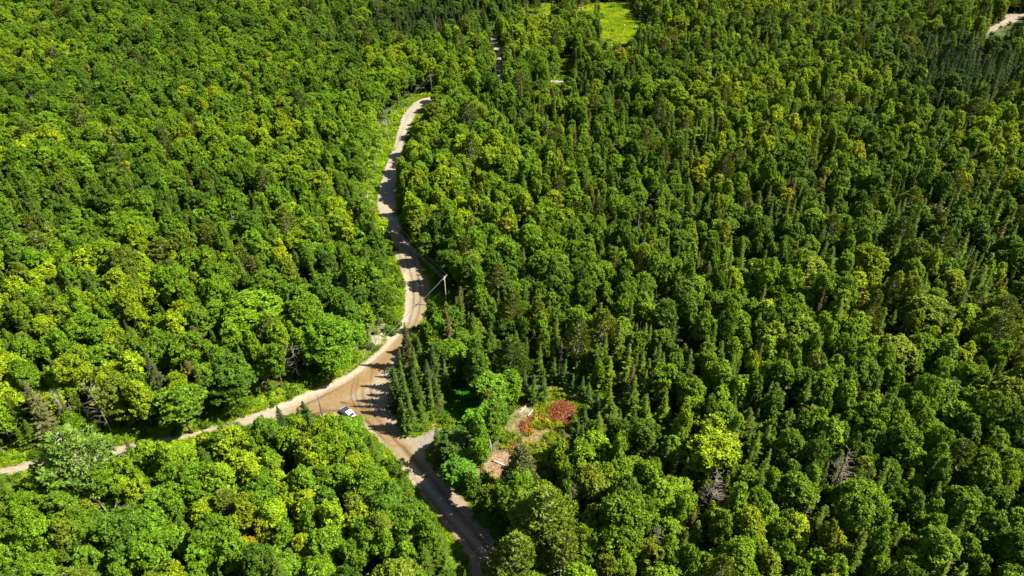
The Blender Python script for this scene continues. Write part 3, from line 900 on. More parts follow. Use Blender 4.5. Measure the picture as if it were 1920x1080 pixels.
# hand-placed trees: kind, top pixel, height, radius, tint
HAND = [
    ('pine_tree', 108, 806, 21, 7.6, (.095, .165, .022), 2, 'great feathery light green white pine overhanging the left end of the gravel road'),
    ('maple_tree', 612, 602, 15, 7.6, T['vivid'], 6, 'big round deep green maple on the inside of the road bend above the junction'),
    ('maple_tree', 420, 688, 13, 4.8, T['deep'], 0, 'rounded dark green maple above the left arm of the road, standing clear of its neighbours'),
    ('maple_tree', 330, 735, 13, 4.6, T['green'], 1, 'bushy mid green maple left of the dark rounded maple by the left arm'),
    ('maple_tree', 478, 560, 16, 7.4, T['mid'], 4, 'wide bright green maple up the slope left of the big round bend maple'),
    ('maple_tree', 1338, 812, 15, 5.2, T['lime'], 2, 'tall lime green maple with two domes right of the clearing'),
    ('maple_tree', 1532, 490, 14, 4.2, (.115, .155, .008), 0, 'brightest yellow green maple among the dark trees at middle right'),
    ('maple_tree', 1622, 548, 13, 2.4, (.15, .155, .009), 3, 'small golden yellow maple right of the bright yellow green maple'),
    ('maple_tree', 1453, 612, 14, 3.2, (.12, .15, .008), 3, 'yellow topped maple between the dark trees, down left of the golden one'),
    ('maple_tree', 1748, 556, 15, 5.4, (.085, .12, .010), 4, 'smooth round olive maple on its own at the right'),
    ('maple_tree', 1690, 640, 14, 4.6, (.10, .135, .009), 5, 'yellow tinged maple below the round olive maple'),
    ('maple_tree', 490, 975, 12, 1.9, (.15, .17, .01), 3, 'young maple with bright yellow leaves among the green at lower left'),
    ('maple_tree', 462, 1012, 11, 1.5, (.19, .17, .01), 3, 'little orange yellow maple just below the bright yellow one'),
    ('pine_tree', 1020, 925, 20, 7.0, (.105, .15, .012), 2, 'large open pine with pale bare limbs beside the lower road'),
    ('pine_tree', 965, 1010, 17, 5.4, (.095, .135, .012), 0, 'ragged pine with pale limbs at the bottom edge right of the road'),
    ('pine_tree', 1060, 1010, 17, 5.0, (.10, .13, .012), 1, 'bright olive pine at the bottom edge, right of the ragged one'),
    ('pine_tree', 972, 838, 15, 3.4, (.125, .145, .045), 1, 'thin greyish pine at the lower end of the clearing'),
    ('pine_tree', 1820, 830, 16, 4.5, T['pine'], 1, None),
    ('spruce_tree', 757, 606, 15, 2.7, (.055, .06, .022), 1, 'dark grey green spruce whose tip stands against the pale road bend'),
    ('spruce_tree', 745, 655, 13, 2.2, (.045, .075, .018), 0, None), ('spruce_tree', 768, 648, 14, 2.3, (.05, .06, .025), 3, None), ('spruce_tree', 736, 686, 12, 2.2, (.05, .085, .018), 0, None),
    ('spruce_tree', 785, 632, 14, 2.3, (.06, .10, .018), 1, None), ('spruce_tree', 754, 702, 13, 2.2, (.06, .10, .016), 0, None), ('spruce_tree', 774, 690, 13, 2.2, (.05, .09, .016), 3, None),
    ('spruce_tree', 733, 722, 9.5, 1.8, (.03, .06, .02), 4, None), ('spruce_tree', 765, 738, 12, 2.1, (.06, .11, .016), 0, None), ('spruce_tree', 748, 745, 10, 1.9, (.055, .10, .016), 4, None),
    ('spruce_tree', 785, 722, 11, 2.0, (.07, .11, .015), 2, None), ('spruce_tree', 798, 672, 13, 2.2, (.045, .07, .02), 1, None), ('spruce_tree', 812, 645, 14, 2.3, (.05, .085, .018), 3, None), ('spruce_tree', 757, 775, 7, 1.5, (.06, .11, .015), 4, None),
    ('spruce_tree', 841, 580, 17, 2.6, (.10, .085, .035), 1, 'tall brownish spruce standing behind the junction spruces'),
    ('spruce_tree', 862, 545, 15, 2.4, (.075, .095, .02), 0, None), ('spruce_tree', 815, 700, 13, 2.1, (.06, .09, .018), 0, None), ('spruce_tree', 832, 672, 12, 1.9, (.06, .10, .018), 2, None),
    ('spruce_tree', 567, 752, 8.5, 2.4, (.035, .07, .018), 1, 'dark young spruce poking over the near edge of the junction'),
    ('spruce_tree', 556, 764, 9, 1.4, (.03, .06, .02), 2, None), ('spruce_tree', 521, 762, 11, 2.4, (.035, .06, .02), 0, None), ('spruce_tree', 545, 792, 10, 2.1, (.035, .06, .02), 3, None), ('spruce_tree', 577, 772, 7, 1.6, (.05, .09, .02), 4, None),
    ('spruce_tree', 233, 822, 7, 1.3, (.05, .08, .02), 4, 'small pointed spruce standing before the left arm of the road'),
    ('spruce_tree', 270, 655, 18, 3.3, (.055, .07, .028), 1, 'tall grey green spruce left of the two rounded maples'),
    ('spruce_tree', 38, 715, 18, 3.8, (.10, .11, .045), 1, 'broad sage coloured spruce near the left edge'),
    ('spruce_tree', 1019, 690, 11, 1.7, (.055, .10, .014), 3, None), ('spruce_tree', 1000, 700, 10, 1.6, (.05, .09, .016), 2, None), ('spruce_tree', 1060, 672, 9, 1.3, (.05, .12, .018), 2, None), ('spruce_tree', 1083, 680, 8, 1.3, (.045, .11, .018), 4, None), ('spruce_tree', 1040, 668, 9, 1.3, (.05, .10, .018), 2, None),
    ('spruce_tree', 985, 690, 11, 1.6, (.05, .09, .018), 3, None), ('spruce_tree', 1093, 705, 8, 1.4, (.045, .10, .018), 4, None), ('spruce_tree', 1075, 700, 7, 1.2, (.045, .10, .018), 4, None),
    ('spruce_tree', 1105, 715, 7, 1.3, (.04, .085, .018), 4, None), ('spruce_tree', 1120, 735, 8, 1.6, (.045, .085, .018), 0, None), ('spruce_tree', 1098, 762, 8, 1.9, (.04, .08, .02), 0, None), ('spruce_tree', 1085, 790, 9, 2.0, (.045, .09, .02), 0, None),
    ('maple_tree', 922, 712, 10, 4.0, (.08, .16, .010), 0, 'bright maple between the green glade and the clearing'), ('maple_tree', 900, 772, 9, 3.9, (.07, .17, .008), 5, 'vivid maple left of the clearing, below the glade'),
    ('maple_tree', 852, 806, 9.5, 4.0, (.04, .075, .012), 4, 'dark crowned maple beside the grey gravel apron'), ('maple_tree', 862, 866, 9.5, 3.9, (.055, .13, .010), 1, 'maple leaning over the shaded lower road, below the gravel apron'),
    ('dead_tree', 1598, 842, 17, 3.6, (.3, .25, .2), 0, 'broad grey brown dead conifer among green maples at lower right'),
    ('dead_tree', 1350, 880, 16, 3.2, (.3, .25, .2), 0, 'reddish brown dead conifer directly below the tall lime maple'),
    ('dead_tree', 213, 560, 14, 1.9, (.3, .25, .2), 2, 'slim silver dead conifer in the left half of the wood'),
    ('dead_tree', 83, 402, 15, 2.2, (.3, .25, .2), 0, 'thin brown dead conifer high on the left, above the silver one'),
    ('dead_tree', 545, 650, 11, 3.4, (.3, .25, .2), 1, 'leafless grey tree spreading beside the dark hollow above the left arm'),
    ('dead_tree', 93, 730, 13, 2.4, (.3, .25, .2), 2, 'brown dead conifer above the great white pine'),
    ('dead_tree', 168, 728, 15, 2.6, (.3, .25, .2), 1, 'pale leafless tree with white limbs, right of the brown dead conifer'),
    ('dead_tree', 200, 962, 12, 3.6, (.3, .25, .2), 1, 'grey leafless tree in the lower left corner wood'),
    ('dead_tree', 432, 395, 14, 1.8, (.3, .25, .2), 2, 'narrow reddish dead conifer left of the upper road'),
    ('dead_tree', 1080, 905, 13, 1.8, (.3, .25, .2), 0, 'pinkish dead conifer below the clearing'),
    ('dead_tree', 1815, 820, 13, 2.2, (.3, .25, .2), 2, 'small dead conifer between yellow green maples near the right edge'),
    ('dead_tree', 815, 22, 15, 1.9, (.3, .25, .2), 0, 'pale dead conifer against the dark stand at the top'),
    ('dead_tree', 55, 178, 14, 2.6, (.3, .25, .2), 1, 'white limbed dead tree far up the left edge'),
    ('dead_tree', 1635, 40, 15, 2.2, (.3, .25, .2), 2, 'grey dead conifer at the far upper right'),
    ('dead_tree', 1055, 640, 12, 1.2, (.3, .25, .2), 2, 'thin bare snag behind the narrow young spruces'),
    ('dead_tree', 1240, 985, 13, 2.2, (.3, .25, .2), 0, 'dark twiggy dead conifer below right of the clearing'),
]
for kind, px, py, h, r_, tint, pi, lab in HAND:
    if tint not in T.values(): tint = tuple(v * 1.3 for v in tint)
    x, y = base_for_top(px, py, h)
    ph, pr = PROTO[kind][pi][:2]
    put(kind, x, y, pi, r_ / pr, h / ph, tint, True, label=lab)

def pick_tint(kind, px, py, x, y, tn, tw):
    n = float(fbm(x * .02 + 5, y * .02, 3)); q = R.random()
    if kind in ('maple_tree', 'birch_tree'):
        k = R.random() * .8 + (n - .5) * 1.6
        if k < .12: c = T['deep']
        elif k < .45: c = mixc(T['green'], T['mid'], R.random())
        elif k < .62: c = mixc(T['mid'], T['vivid'], R.random())
        elif k < .82: c = mixc(T['mid'], T['lime'], R.random() * .7)
        else: c = T['lime']
        if q < .006: c = T['yellow']
        elif q < .07: c = T['olive']
        elif q > .985: c = mixc(T['lime'], T['yellow'], .35)
    elif kind == 'spruce_tree':
        c = mixc(T['spruce'], T['fresh'], R.random())
        if q < .12: c = T['brown']
    else:
        c = mixc(T['pine'], T['olive'], R.random())
    if tn and R.random() < tw * 1.2:
        c = mixc(c, T[tn] if kind != 'spruce_tree' or tn in ('blue', 'spruce', 'olive', 'deep') else T['fresh'], tw)
    b = R.uniform(.82, 1.16)
    if kind in ('maple_tree', 'birch_tree') and q < .97: c = mixc(c, T['green'], .12)
    if px > 1000: c = (c[0] * 1.14, c[1] * 1.03, c[2])
    return tuple(v * b for v in c)

N_TRY = 100000
def world_ok(x, y):
    if y < 25 or y > 640: return False
    wide = 45 + y * .80
    return -wide - 12 < x < wide + 45
i = 0
MAXA = 0
while i < N_TRY:
    i += 1
    y = R.uniform(25, 640); wide = 57 + y * .80
    x = R.uniform(-wide, wide + 35)
    px, py = proj(x, y, 9.0)
    con, tn, tw = zone_at(px, py)
    if con < .5: con = con * (.3 + 1.5 * float(np.clip((fbm(x * .03, y * .03 + 50, 3) - .3) * 2.5, 0, 1)))
    q = R.random()
    if q < con:
        kind = 'pine_tree' if R.random() < (.10 if con > .7 else .20) else 'spruce_tree'
    else:
        kind = 'birch_tree' if R.random() < .16 else 'maple_tree'
    if R.random() < .0022: kind = 'dead_tree'
    pi = R.randrange(len(PROTO[kind]))
    h, rad = PROTO[kind][pi][:2]
    s = R.uniform(.7, 1.25); sz = R.uniform(.78, 1.12)
    if kind == 'maple_tree': s *= .80 if px > 900 and R.random() < .6 else .94
    s *= 1 + .12 * min(1, max(0, (y - 200) / 200))
    if kind == 'spruce_tree': s *= R.choice((.9, 1.1, 1.3, 1.6)); sz *= R.choice((.75, .9, 1.05, 1.15))
    r_ = rad * s
    if not near_ok(x, y, r_, (.645 if px > 850 else .615) if kind != 'spruce_tree' else .55): continue
    if OPEN_R.at(x, y): continue
    z = float(gz(x, y))
    if -100 < px < 2020 and hits_clear(kind, x, y, z, h * sz, r_): continue
    if shades(kind, x, y, z, h * sz, r_): continue
    put(kind, x, y, pi, s, sz, pick_tint(kind, px, py, x, y, tn, tw))
print('trees', len(trees))

# ------------------------------------------------------------------ individuals and the joined rest
for t in trees:
    zc = t['z'] + t['h'] * .62
    u, v = proj(t['x'], t['y'], zc)
    f = t['y'] * CP - (zc - CAM_Z) * SP
    t['u'], t['v'] = u, v
    t['size'] = t['r'] * t['h'] / (f * f)
    t['seen'] = -15 < u < 1935 and -10 < v < 1095
LIMIT = {'maple_tree': 296, 'birch_tree': 130, 'spruce_tree': 290, 'pine_tree': 110, 'dead_tree': 40}
chosen = []
for kind in PROTO:
    c = [t for t in trees if t['kind'] == kind and (t['seen'] or t['forced'])]
    c.sort(key=lambda t: (-t['forced'], -t['size']))
    chosen += c[:LIMIT[kind]]
ids = set(id(t) for t in chosen)

def tone(c):
    r_, g_, b_ = c
    lum = g_
    if r_ > g_ * 1.02: return 'golden yellow' if lum > .17 else 'brownish'
    if r_ / g_ > .85: return 'yellow green' if lum > .12 else 'olive'
    if r_ / g_ > .68 and lum > .15: return 'lime green'
    if lum > .135: return 'bright green'
    if lum > .10: return 'mid green'
    if lum > .07: return 'deep green'
    return 'very dark green'
def size_word(t):
    big = {'maple_tree': (3.2, 4.4), 'birch_tree': (2.0, 2.6), 'spruce_tree': (1.3, 2.2), 'pine_tree': (3.2, 4.4), 'dead_tree': (1.7, 2.6)}[t['kind']]
    if t['r'] < big[0]: return 'slender' if t['kind'] in ('spruce_tree', 'birch_tree', 'dead_tree') else 'small'
    if t['r'] > big[1]: return 'broad'
    return 'medium'
LAND = [('the white pickup', 655, 781), ('the red brush pile', 1050, 778), ('the great white pine', 112, 850), ('the gravel apron', 806, 826), ('the glade', 858, 750), ('the pole by the curve', 834, 535),
        ('the upper straight', 730, 300), ('the hay field', 1165, 45), ('the far gravel track', 1885, 40), ('the round bend maple', 612, 650), ('the lime two-domed maple', 1338, 850),
        ('the golden maple', 1622, 575), ('the widest dead conifer', 1595, 890), ('the silver dead conifer', 213, 600), ('the lower left corner', 0, 1080), ('the lower right corner', 1920, 1080), ('the lower road end', 930, 1080),
        ('the round olive maple', 1748, 590), ('the brown dead conifer', 83, 440), ('the upper left corner', 0, 0), ('the road\'s left end', 30, 875), ('the small yellow maples', 485, 1000), ('the bottom edge middle', 1250, 1080), ('the right edge middle', 1920, 540)]
ORD = ['nearest', 'second', 'third', 'fourth', 'fifth', 'sixth', 'seventh', 'eighth', 'ninth', 'tenth', 'eleventh', 'twelfth', 'thirteenth', 'fourteenth', 'fifteenth', 'sixteenth', 'seventeenth', 'eighteenth', 'nineteenth', 'twentieth',
       'twenty-first', 'twenty-second', 'twenty-third', 'twenty-fourth', 'twenty-fifth', 'twenty-sixth', 'twenty-seventh', 'twenty-eighth', 'twenty-ninth', 'thirtieth']
DIRS = ['right of', 'up right of', 'above', 'up left of', 'left of', 'down left of', 'below', 'down right of']
buckets = {}
for t in trees:
    if not t['seen'] or t['label']: continue
    best = min(LAND, key=lambda L_: math.hypot(t['u'] - L_[1], (t['v'] - L_[2]) * 1.2))
    a = math.atan2(-(t['v'] - best[2]), t['u'] - best[1])
    dname = DIRS[int(round(a / (math.pi / 4))) % 8]
    t['key'] = (size_word(t) + ' ' + tone(t['tint']) if t['kind'] != 'dead_tree' else 'dull leafless grey', t['kind'], dname, best[0])
    t['dist'] = math.hypot(t['u'] - best[1], (t['v'] - best[2]) * 1.2)
    buckets.setdefault(t['key'], []).append(t)
used = set()
KN = {'maple_tree': 'maple', 'birch_tree': 'birch', 'spruce_tree': 'spruce', 'pine_tree': 'pine', 'dead_tree': 'dead tree'}
for k, b in buckets.items():
    b.sort(key=lambda t: t['dist'])
    for n, t in enumerate(b):
        o_ = ORD[n] if n < len(ORD) else 'farther'
        lab = f"{k[0]} {KN[k[1]]}, {o_} such {k[2]} {k[3]}"
        t['auto'] = lab

GROUPS = {'maple_tree': 'maples of the mixed forest', 'birch_tree': 'birches of the mixed forest', 'spruce_tree': 'spruces of the mixed forest', 'pine_tree': 'white pines of the mixed forest', 'dead_tree': 'dead trees of the forest'}
CATS = {'maple_tree': 'maple tree', 'birch_tree': 'birch tree', 'spruce_tree': 'spruce tree', 'pine_tree': 'pine tree', 'dead_tree': 'dead tree'}
for t in chosen:
    o = empty(t['kind'], (t['x'], t['y'], t['z']), t['rz'])
    o.rotation_euler = (R.gauss(0, .02), R.gauss(0, .02), t['rz'])
    o.scale = (t['s'], t['s'], t['sz'])
    h, rad, tm, cm = PROTO[t['kind']][t['p']]
    tag(o, t['label'] or t.get('auto') or 'maple at the edge', CATS[t['kind']], GROUPS[t['kind']])
    a = bpy.data.objects.new('trunk', tm); col.objects.link(a); a.parent = o
    c = bpy.data.objects.new('crown', cm); col.objects.link(c); c.parent = o
    c['tint'] = [float(v) for v in t['tint']] + [1.0] if False else [float(v) for v in t['tint']]

# geometry-node scatter of everything past the limit
def scatter(name, src_meshes, pts, rots, scales, tints, pick, label=None):
    """one stuff object: points carrying rotation, scale, tint and which mesh to place"""
    me = bpy.data.meshes.new(name)
    n = len(pts)
    me.vertices.add(n)
    me.vertices.foreach_set('co', np.array(pts, np.float32).ravel())
    for an, ty, da, key in (('rot', 'FLOAT_VECTOR', rots, 'vector'), ('scl', 'FLOAT_VECTOR', scales, 'vector'), ('tint', 'FLOAT_VECTOR', tints, 'vector'), ('pick', 'INT', pick, 'value')):
        at = me.attributes.new(an, ty, 'POINT')
        at.data.foreach_set(key, np.array(da, np.int32 if ty == 'INT' else np.float32).ravel())
    o = bpy.data.objects.new(name, me); col.objects.link(o)
    ng = bpy.data.node_groups.new(name + '_nodes', 'GeometryNodeTree')
    ng.interface.new_socket('Geometry', in_out='INPUT', socket_type='NodeSocketGeometry')
    ng.interface.new_socket('Geometry', in_out='OUTPUT', socket_type='NodeSocketGeometry')
    N, L = ng.nodes.new, ng.links.new
    gi = N('NodeGroupInput'); go = N('NodeGroupOutput')
    g2i = N('GeometryNodeGeometryToInstance')
    srcs = src_meshes
    for so in reversed(srcs):
        joined = N('GeometryNodeJoinGeometry')
        for part in so:
            oi = N('GeometryNodeObjectInfo'); oi.inputs['Object'].default_value = part; oi.transform_space = 'ORIGINAL'
            L(oi.outputs['Geometry'], joined.inputs[0])
        gti = N('GeometryNodeGeometryToInstance')
        L(joined.outputs[0], gti.inputs[0])
        L(gti.outputs[0], g2i.inputs[0]) if False else None
        so_node = gti
        so.append(so_node)
    jn = N('GeometryNodeJoinGeometry')
    for so in reversed(srcs):
        L(so[-1].outputs[0], jn.inputs[0])
    ng.nodes.remove(g2i)
    iop = N('GeometryNodeInstanceOnPoints')
    L(gi.outputs[0], iop.inputs['Points']); L(jn.outputs[0], iop.inputs['Instance'])
    iop.inputs['Pick Instance'].default_value = True
    def na(nm, ty):
        a_ = N('GeometryNodeInputNamedAttribute'); a_.data_type = ty; a_.inputs[0].default_value = nm
        return a_.outputs['Attribute']
    L(na('pick', 'INT'), iop.inputs['Instance Index'])
    e2r = N('FunctionNodeEulerToRotation'); L(na('rot', 'FLOAT_VECTOR'), e2r.inputs[0]); L(e2r.outputs[0], iop.inputs['Rotation'])
    L(na('scl', 'FLOAT_VECTOR'), iop.inputs['Scale'])
    L(iop.outputs[0], go.inputs[0])
    md = o.modifiers.new('scatter', 'NODES'); md.node_group = ng
    o['kind'] = 'stuff'
    if label: o['label'] = label
    return o

# source objects of the scatters: the first individual of each prototype supplies them
src = {}
for t in chosen: pass
proto_parts = {}
for o in list(col.objects):
    if o.parent is not None and o.parent.get('category') in CATS.values():
        proto_parts.setdefault(o.data.name, o)
for kind in PROTO:
    rest = [t for t in trees if t['kind'] == kind and id(t) not in ids]
    if not rest: continue
    avail = [i for i in range(len(PROTO[kind])) if PROTO[kind][i][3].name in proto_parts and PROTO[kind][i][2].name in proto_parts]
    srcs = [[proto_parts[PROTO[kind][i][2].name], proto_parts[PROTO[kind][i][3].name]] for i in avail]
    amap = {p: k for k, p in enumerate(avail)}
    nm = {'maple_tree': 'maple_forest', 'birch_tree': 'birch_forest', 'spruce_tree': 'spruce_forest', 'pine_tree': 'pine_forest', 'dead_tree': 'dead_wood_forest'}[kind]
    scatter(nm, srcs, [(t['x'], t['y'], t['z']) for t in rest], [(R.gauss(0, .02), R.gauss(0, .02), t['rz']) for t in rest],
            [(t['s'], t['s'], t['sz']) for t in rest], [t['tint'] for t in rest], [amap.get(t['p'], 0) for t in rest], f"{KN[kind]}s of the mixed forest farther off")

# ------------------------------------------------------------------ undergrowth and verge plants (nobody could count them)
def lib_obj(name, me):
    """the first plant of its kind stands on the ground like the rest and is the scatter's source"""
    return me
shr = [make_shrub(1.9, 1.5, 600 + k) for k in range(3)]
tuf = [make_tuft(700 + k) for k in range(3)]
def place_src(name, me, px, py, tint, label, cat, grp, s=1.0):
    x, y = ground(px, py)
    o = link(name, me, None)
    o.location = (x, y, float(gz(x, y)) - .05); o.scale = (s, s, s)
    o['tint'] = list(tint)
    tag(o, label, cat, grp)
    if cat == 'grass': del o['category']; o['kind'] = 'stuff'
    return o
shrub_src = [place_src('shrub', shr[0], 560, 734, (.10, .19, .012), 'leafy bright shrub on the verge above the junction', 'shrub', 'verge shrubs'),
             place_src('shrub', shr[1], 747, 572, (.09, .17, .012), 'leafy shrub on the verge where the road curve is widest', 'shrub', 'verge shrubs'),
             place_src('shrub', shr[2], 700, 330, (.16, .22, .012), 'yellow green shrub on the verge by the upper road', 'shrub', 'verge shrubs')]
for px, py, k, w in ((668, 797, 0, 'front wheel'), (652, 797, 1, 'near side of the bed'), (676, 803, 2, 'front bumper')):
    place_src('shrub', shr[k], px, py, (.12, .23, .012), f'leafy shrub growing in front of the pickup, by its {w}', 'shrub', 'shrubs before the pickup', 1.15)
tuft_src = [place_src('grass_tuft', tuf[0], 722, 262, (.15, .22, .012), 'grass tuft on the broad upper verge', 'grass', 'grass tufts', 1.0),
            place_src('grass_tuft', tuf[1], 640, 700, (.10, .18, .012), 'grass tuft on the verge above the junction', 'grass', 'grass tufts', 1.0),
            place_src('grass_tuft', tuf[2], 860, 748, (.06, .2, .012), 'grass tuft in the green glade', 'grass', 'grass tufts', 1.0)]

def place_many(n, gen, srcs, name, label):
    P, Ro, S, Ti, Pk = [], [], [], [], []
    for k in range(n):
        g = gen()
        if g is None: continue
        x, y, s, tint = g
        P.append((x, y, float(gz(x, y)) - .04)); Ro.append((R.gauss(0, .08), R.gauss(0, .08), R.uniform(0, 6.28)))
        S.append((s, s, s * R.uniform(.8, 1.2))); Ti.append(tint); Pk.append(R.randrange(len(srcs)))
    return scatter(name, [[o] for o in srcs], P, Ro, S, Ti, Pk, label)

rw = np.array(road_world)
def on_road(x, y):
    return ROAD_R.at(x, y)
def in_any(x, y, polys):
    return any(in_poly(np.array([x]), np.array([y]), p)[0] for p in polys)

def gen_under():
    y = R.uniform(50, 560); x = R.uniform(-(40 + y * .78), 55 + y * .78)
    if UNDER_R.at(x, y): return None
    k = R.random()
    b = R.uniform(.6, 1.2)
    return x, y, R.uniform(.5, 1.15), tuple(v * b for v in mixc(T['deep'], T['green'], k))
place_many(17000, gen_under, shrub_src, 'undergrowth', 'low leafy undergrowth between the trunks')

vis = [poly for poly in CLEAR]
def gen_verge():
    i = R.randrange(len(rw) - 1)
    p = rw[i]; d = abs(R.gauss(0, 3.2)) + .3
    a = R.uniform(0, 6.28)
    x, y = p[0] + math.cos(a) * d, p[1] + math.sin(a) * d
    if on_road(x, y): return None
    c = mixc((.15, .28, .010), (.26, .36, .012), float(np.clip(fbm(x * .2, y * .2, 2) * 1.6 - .3, 0, 1)))
    px, py = proj(x, y, float(gz(x, y)))
    if in_any(px, py, [[(742, 594), (716, 602), (668, 655), (684, 670), (730, 634)]]) and R.random() < .88: return None
    return x, y, R.uniform(.5, 1.15), c
place_many(30000, gen_verge, tuft_src, 'verge_grass', 'bright grass and weeds along both sides of the gravel road')
def gen_verge_shrub():
    i = R.randrange(len(rw) - 1)
    p = rw[i]; d = 2.4 + abs(R.gauss(0, 2.6)); a = R.uniform(0, 6.28)
    x, y = p[0] + math.cos(a) * d, p[1] + math.sin(a) * d
    if any(ROAD_R.at(x + 1.6 * math.cos(q), y + 1.6 * math.sin(q)) for q in (0, .8, 1.6, 2.4, 3.1, 3.9, 4.7, 5.5)): return None
    px, py = proj(x, y, float(gz(x, y)))
    if in_any(px, py, [[(745, 596), (725, 600), (672, 655), (690, 668), (735, 632)], [(640, 690), (720, 645), (735, 660), (650, 715)]]): return None
    return x, y, R.uniform(.35, .8), mixc((.11, .22, .010), (.20, .29, .012), R.random())
place_many(5200, gen_verge_shrub, shrub_src, 'verge_brush', 'leafy brush along the gravel road')

def gen_poly(poly, c1, c2, s0, s1):
    xs = [p[0] for p in poly]; ys = [p[1] for p in poly]
    ras = Raster([poly])
    def g():
        x = R.uniform(min(xs), max(xs)); y = R.uniform(min(ys), max(ys))
        if on_road(x, y) or not ras.at(x, y): return None
        return x, y, R.uniform(s0, s1), mixc(c1, c2, float(np.clip(fbm(x * .25, y * .25, 3) * 2 - .5, 0, 1)))
    return g
place_many(9000, gen_poly(OPEN_WORLD[4], (.15, .27, .015), (.38, .44, .015), .7, 1.6), tuft_src, 'field_grass', 'tall yellow green grass of the hay field')
place_many(70, gen_poly(OPEN_WORLD[4], (.09, .19, .012), (.16, .26, .012), .5, 1.3), shrub_src, 'field_brush', 'scattered brush in the hay field')
place_many(900, gen_poly(OPEN_WORLD[5], (.18, .25, .02), (.27, .30, .02), .8, 1.3), tuft_src, 'lane_grass', 'yellow green grass in the small gap before the field')
place_many(1500, gen_poly(OPEN_WORLD[3], (.055, .24, .010), (.09, .30, .010), .5, 1.0), tuft_src, 'glade_grass', 'vivid green grass of the small glade')
place_many(7000, gen_poly(OPEN_WORLD[6], (.17, .30, .012), (.27, .37, .012), .6, 1.3), tuft_src, 'upper_verge_grass', 'lush grass on the wide verge of the upper road')
place_many(520, gen_poly(OPEN_WORLD[6], (.17, .30, .012), (.27, .37, .012), .4, .95), shrub_src, 'upper_verge_brush', 'leafy brush on the wide verge of the upper road')

def gen_clear():
    poly = OPEN_WORLD[2]
    xs = [p[0] for p in poly]; ys = [p[1] for p in poly]
    x = R.uniform(min(xs), max(xs)); y = R.uniform(min(ys), max(ys))
    if not OPEN_EACH[2].at(x, y): return None
    n = float(fbm(x * .22 + 3, y * .22, 3))
    px, py = proj(x, y, 0)
    if ((px - 1054) / 25) ** 2 + ((py - 777) / 21) ** 2 < 1: return None
    strip = 990 - (py - 760) * .45
    if n > .60 or (n > .50 and R.random() < .6) or (abs(px - strip) < 15 + 16 * n and R.random() < .88): return None
    c = mixc((.11, .21, .012), (.31, .33, .015), R.random())
    if R.random() < .04: c = (.36, .2, .03)
    return x, y, R.uniform(.6, 1.4), c
place_many(7500, gen_clear, tuft_src, 'clearing_weeds', 'yellow and orange weeds of the clearing')
def gen_clear2():
    g = gen_clear()
    if g is None: return None
    return g[0], g[1], R.uniform(.3, .7), mixc((.07, .14, .012), (.24, .26, .015), R.random())
place_many(900, gen_clear2, shrub_src, 'clearing_brush', 'low yellow green brush in the clearing')

# ------------------------------------------------------------------ utility poles and wires
pole_tops = []
def utility_pole(px, py, h, mat, label, arm_rz, arms=1, thick=1.0):
    x, y = base_for_top(px, py, h)
    z = float(gz(x, y))
    o = empty('utility_pole', (x, y, z), arm_rz)
    MB().tube([(0, 0, -.8), (0, 0, h * .5), (0, 0, h)], [.19 * thick, .165 * thick, .13 * thick], 10).build('pole', M[mat], o, True)
    for k in range(arms):
        zz = h - .35 - k * .8
        arm = MB().box((0, -.16, zz), (2.6, .11, .13)).build('crossarm', M[mat], o)
        for xx in (-1.15, -.45, 1.15):
            MB().tube([(xx, -.16, zz + .065), (xx, -.16, zz + .14), (xx, -.16, zz + .26)], [.035, .075, .05], 8).build('insulator', M['porcelain'], arm, True)
        MB().tube([(-.75, -.16, zz - .06), (0, -.16, zz - .7)], .022, 5).build('brace', M['steel'], o)
        MB().tube([(.75, -.16, zz - .06), (0, -.16, zz - .7)], .022, 5).build('brace', M['steel'], o)
    tag(o, label, 'utility pole', 'utility poles along the gravel road')
    ends = []
    c, s = math.cos(arm_rz), math.sin(arm_rz)
    for xx in (-1.15, -.45, 1.15):
        ends.append(Vector((x + xx * c + .16 * s, y + xx * s - .16 * c, z + h - .09)))
    return ends
pE = utility_pole(727, 904, 9, 'pole_pale', 'thin pale utility pole among the maples beside the lower road', .5, 0, .7)
pA = utility_pole(596, 744, 10.5, 'pole', 'dark wooden utility pole standing at the near edge of the junction', .75)
pB = utility_pole(833, 518, 10.5, 'pole_pale', 'pale utility pole on the right of the road where it curves widest', 1.2)
pC = utility_pole(688, 366, 10, 'pole_pale', 'utility pole on the left verge below the upper straight', .9)
pD = utility_pole(724, 226, 11, 'pole_pale', 'utility pole with a crossarm in the verge shrubs of the upper straight', .35, 2)
pF = utility_pole(807, 141, 11, 'pole', 'utility pole at the far bend where the road turns right', .4)
pG = utility_pole(957, 92, 11, 'pole_pale', 'farthest utility pole, by the dirt lane before the field', -.9, 2)
def spans(a, b, label):
    o = empty('power_line', tuple((a[1] + b[1]) / 2))
    o.location.z = float(gz((a[1].x + b[1].x) / 2, (a[1].y + b[1].y) / 2))
    off = Vector(o.location)
    for p, q in zip(a, b):
        L_ = (q - p).length
        pts = []
        for k in range(15):
            t = k / 14
            v = p.lerp(q, t); v.z -= 4 * t * (1 - t) * L_ * .018
            pts.append(v - off)
        MB().tube(pts, .012, 4, False).build('wire', M['wire'], o)
    tag(o, label, 'power line', 'power line spans')
spans(pA, pB, 'wires from the junction pole to the pole at the curve')
spans(pB, pC, 'wires crossing the road above the curve')
spans(pC, pD, 'wires along the left verge of the upper straight')
spans(pD, pF, 'wires beside the grass verge up to the far bend')
spans(pF, pG, 'wires over the trees towards the farthest pole')
far_end = [v + Vector((60, -8, -1)) for v in pG]

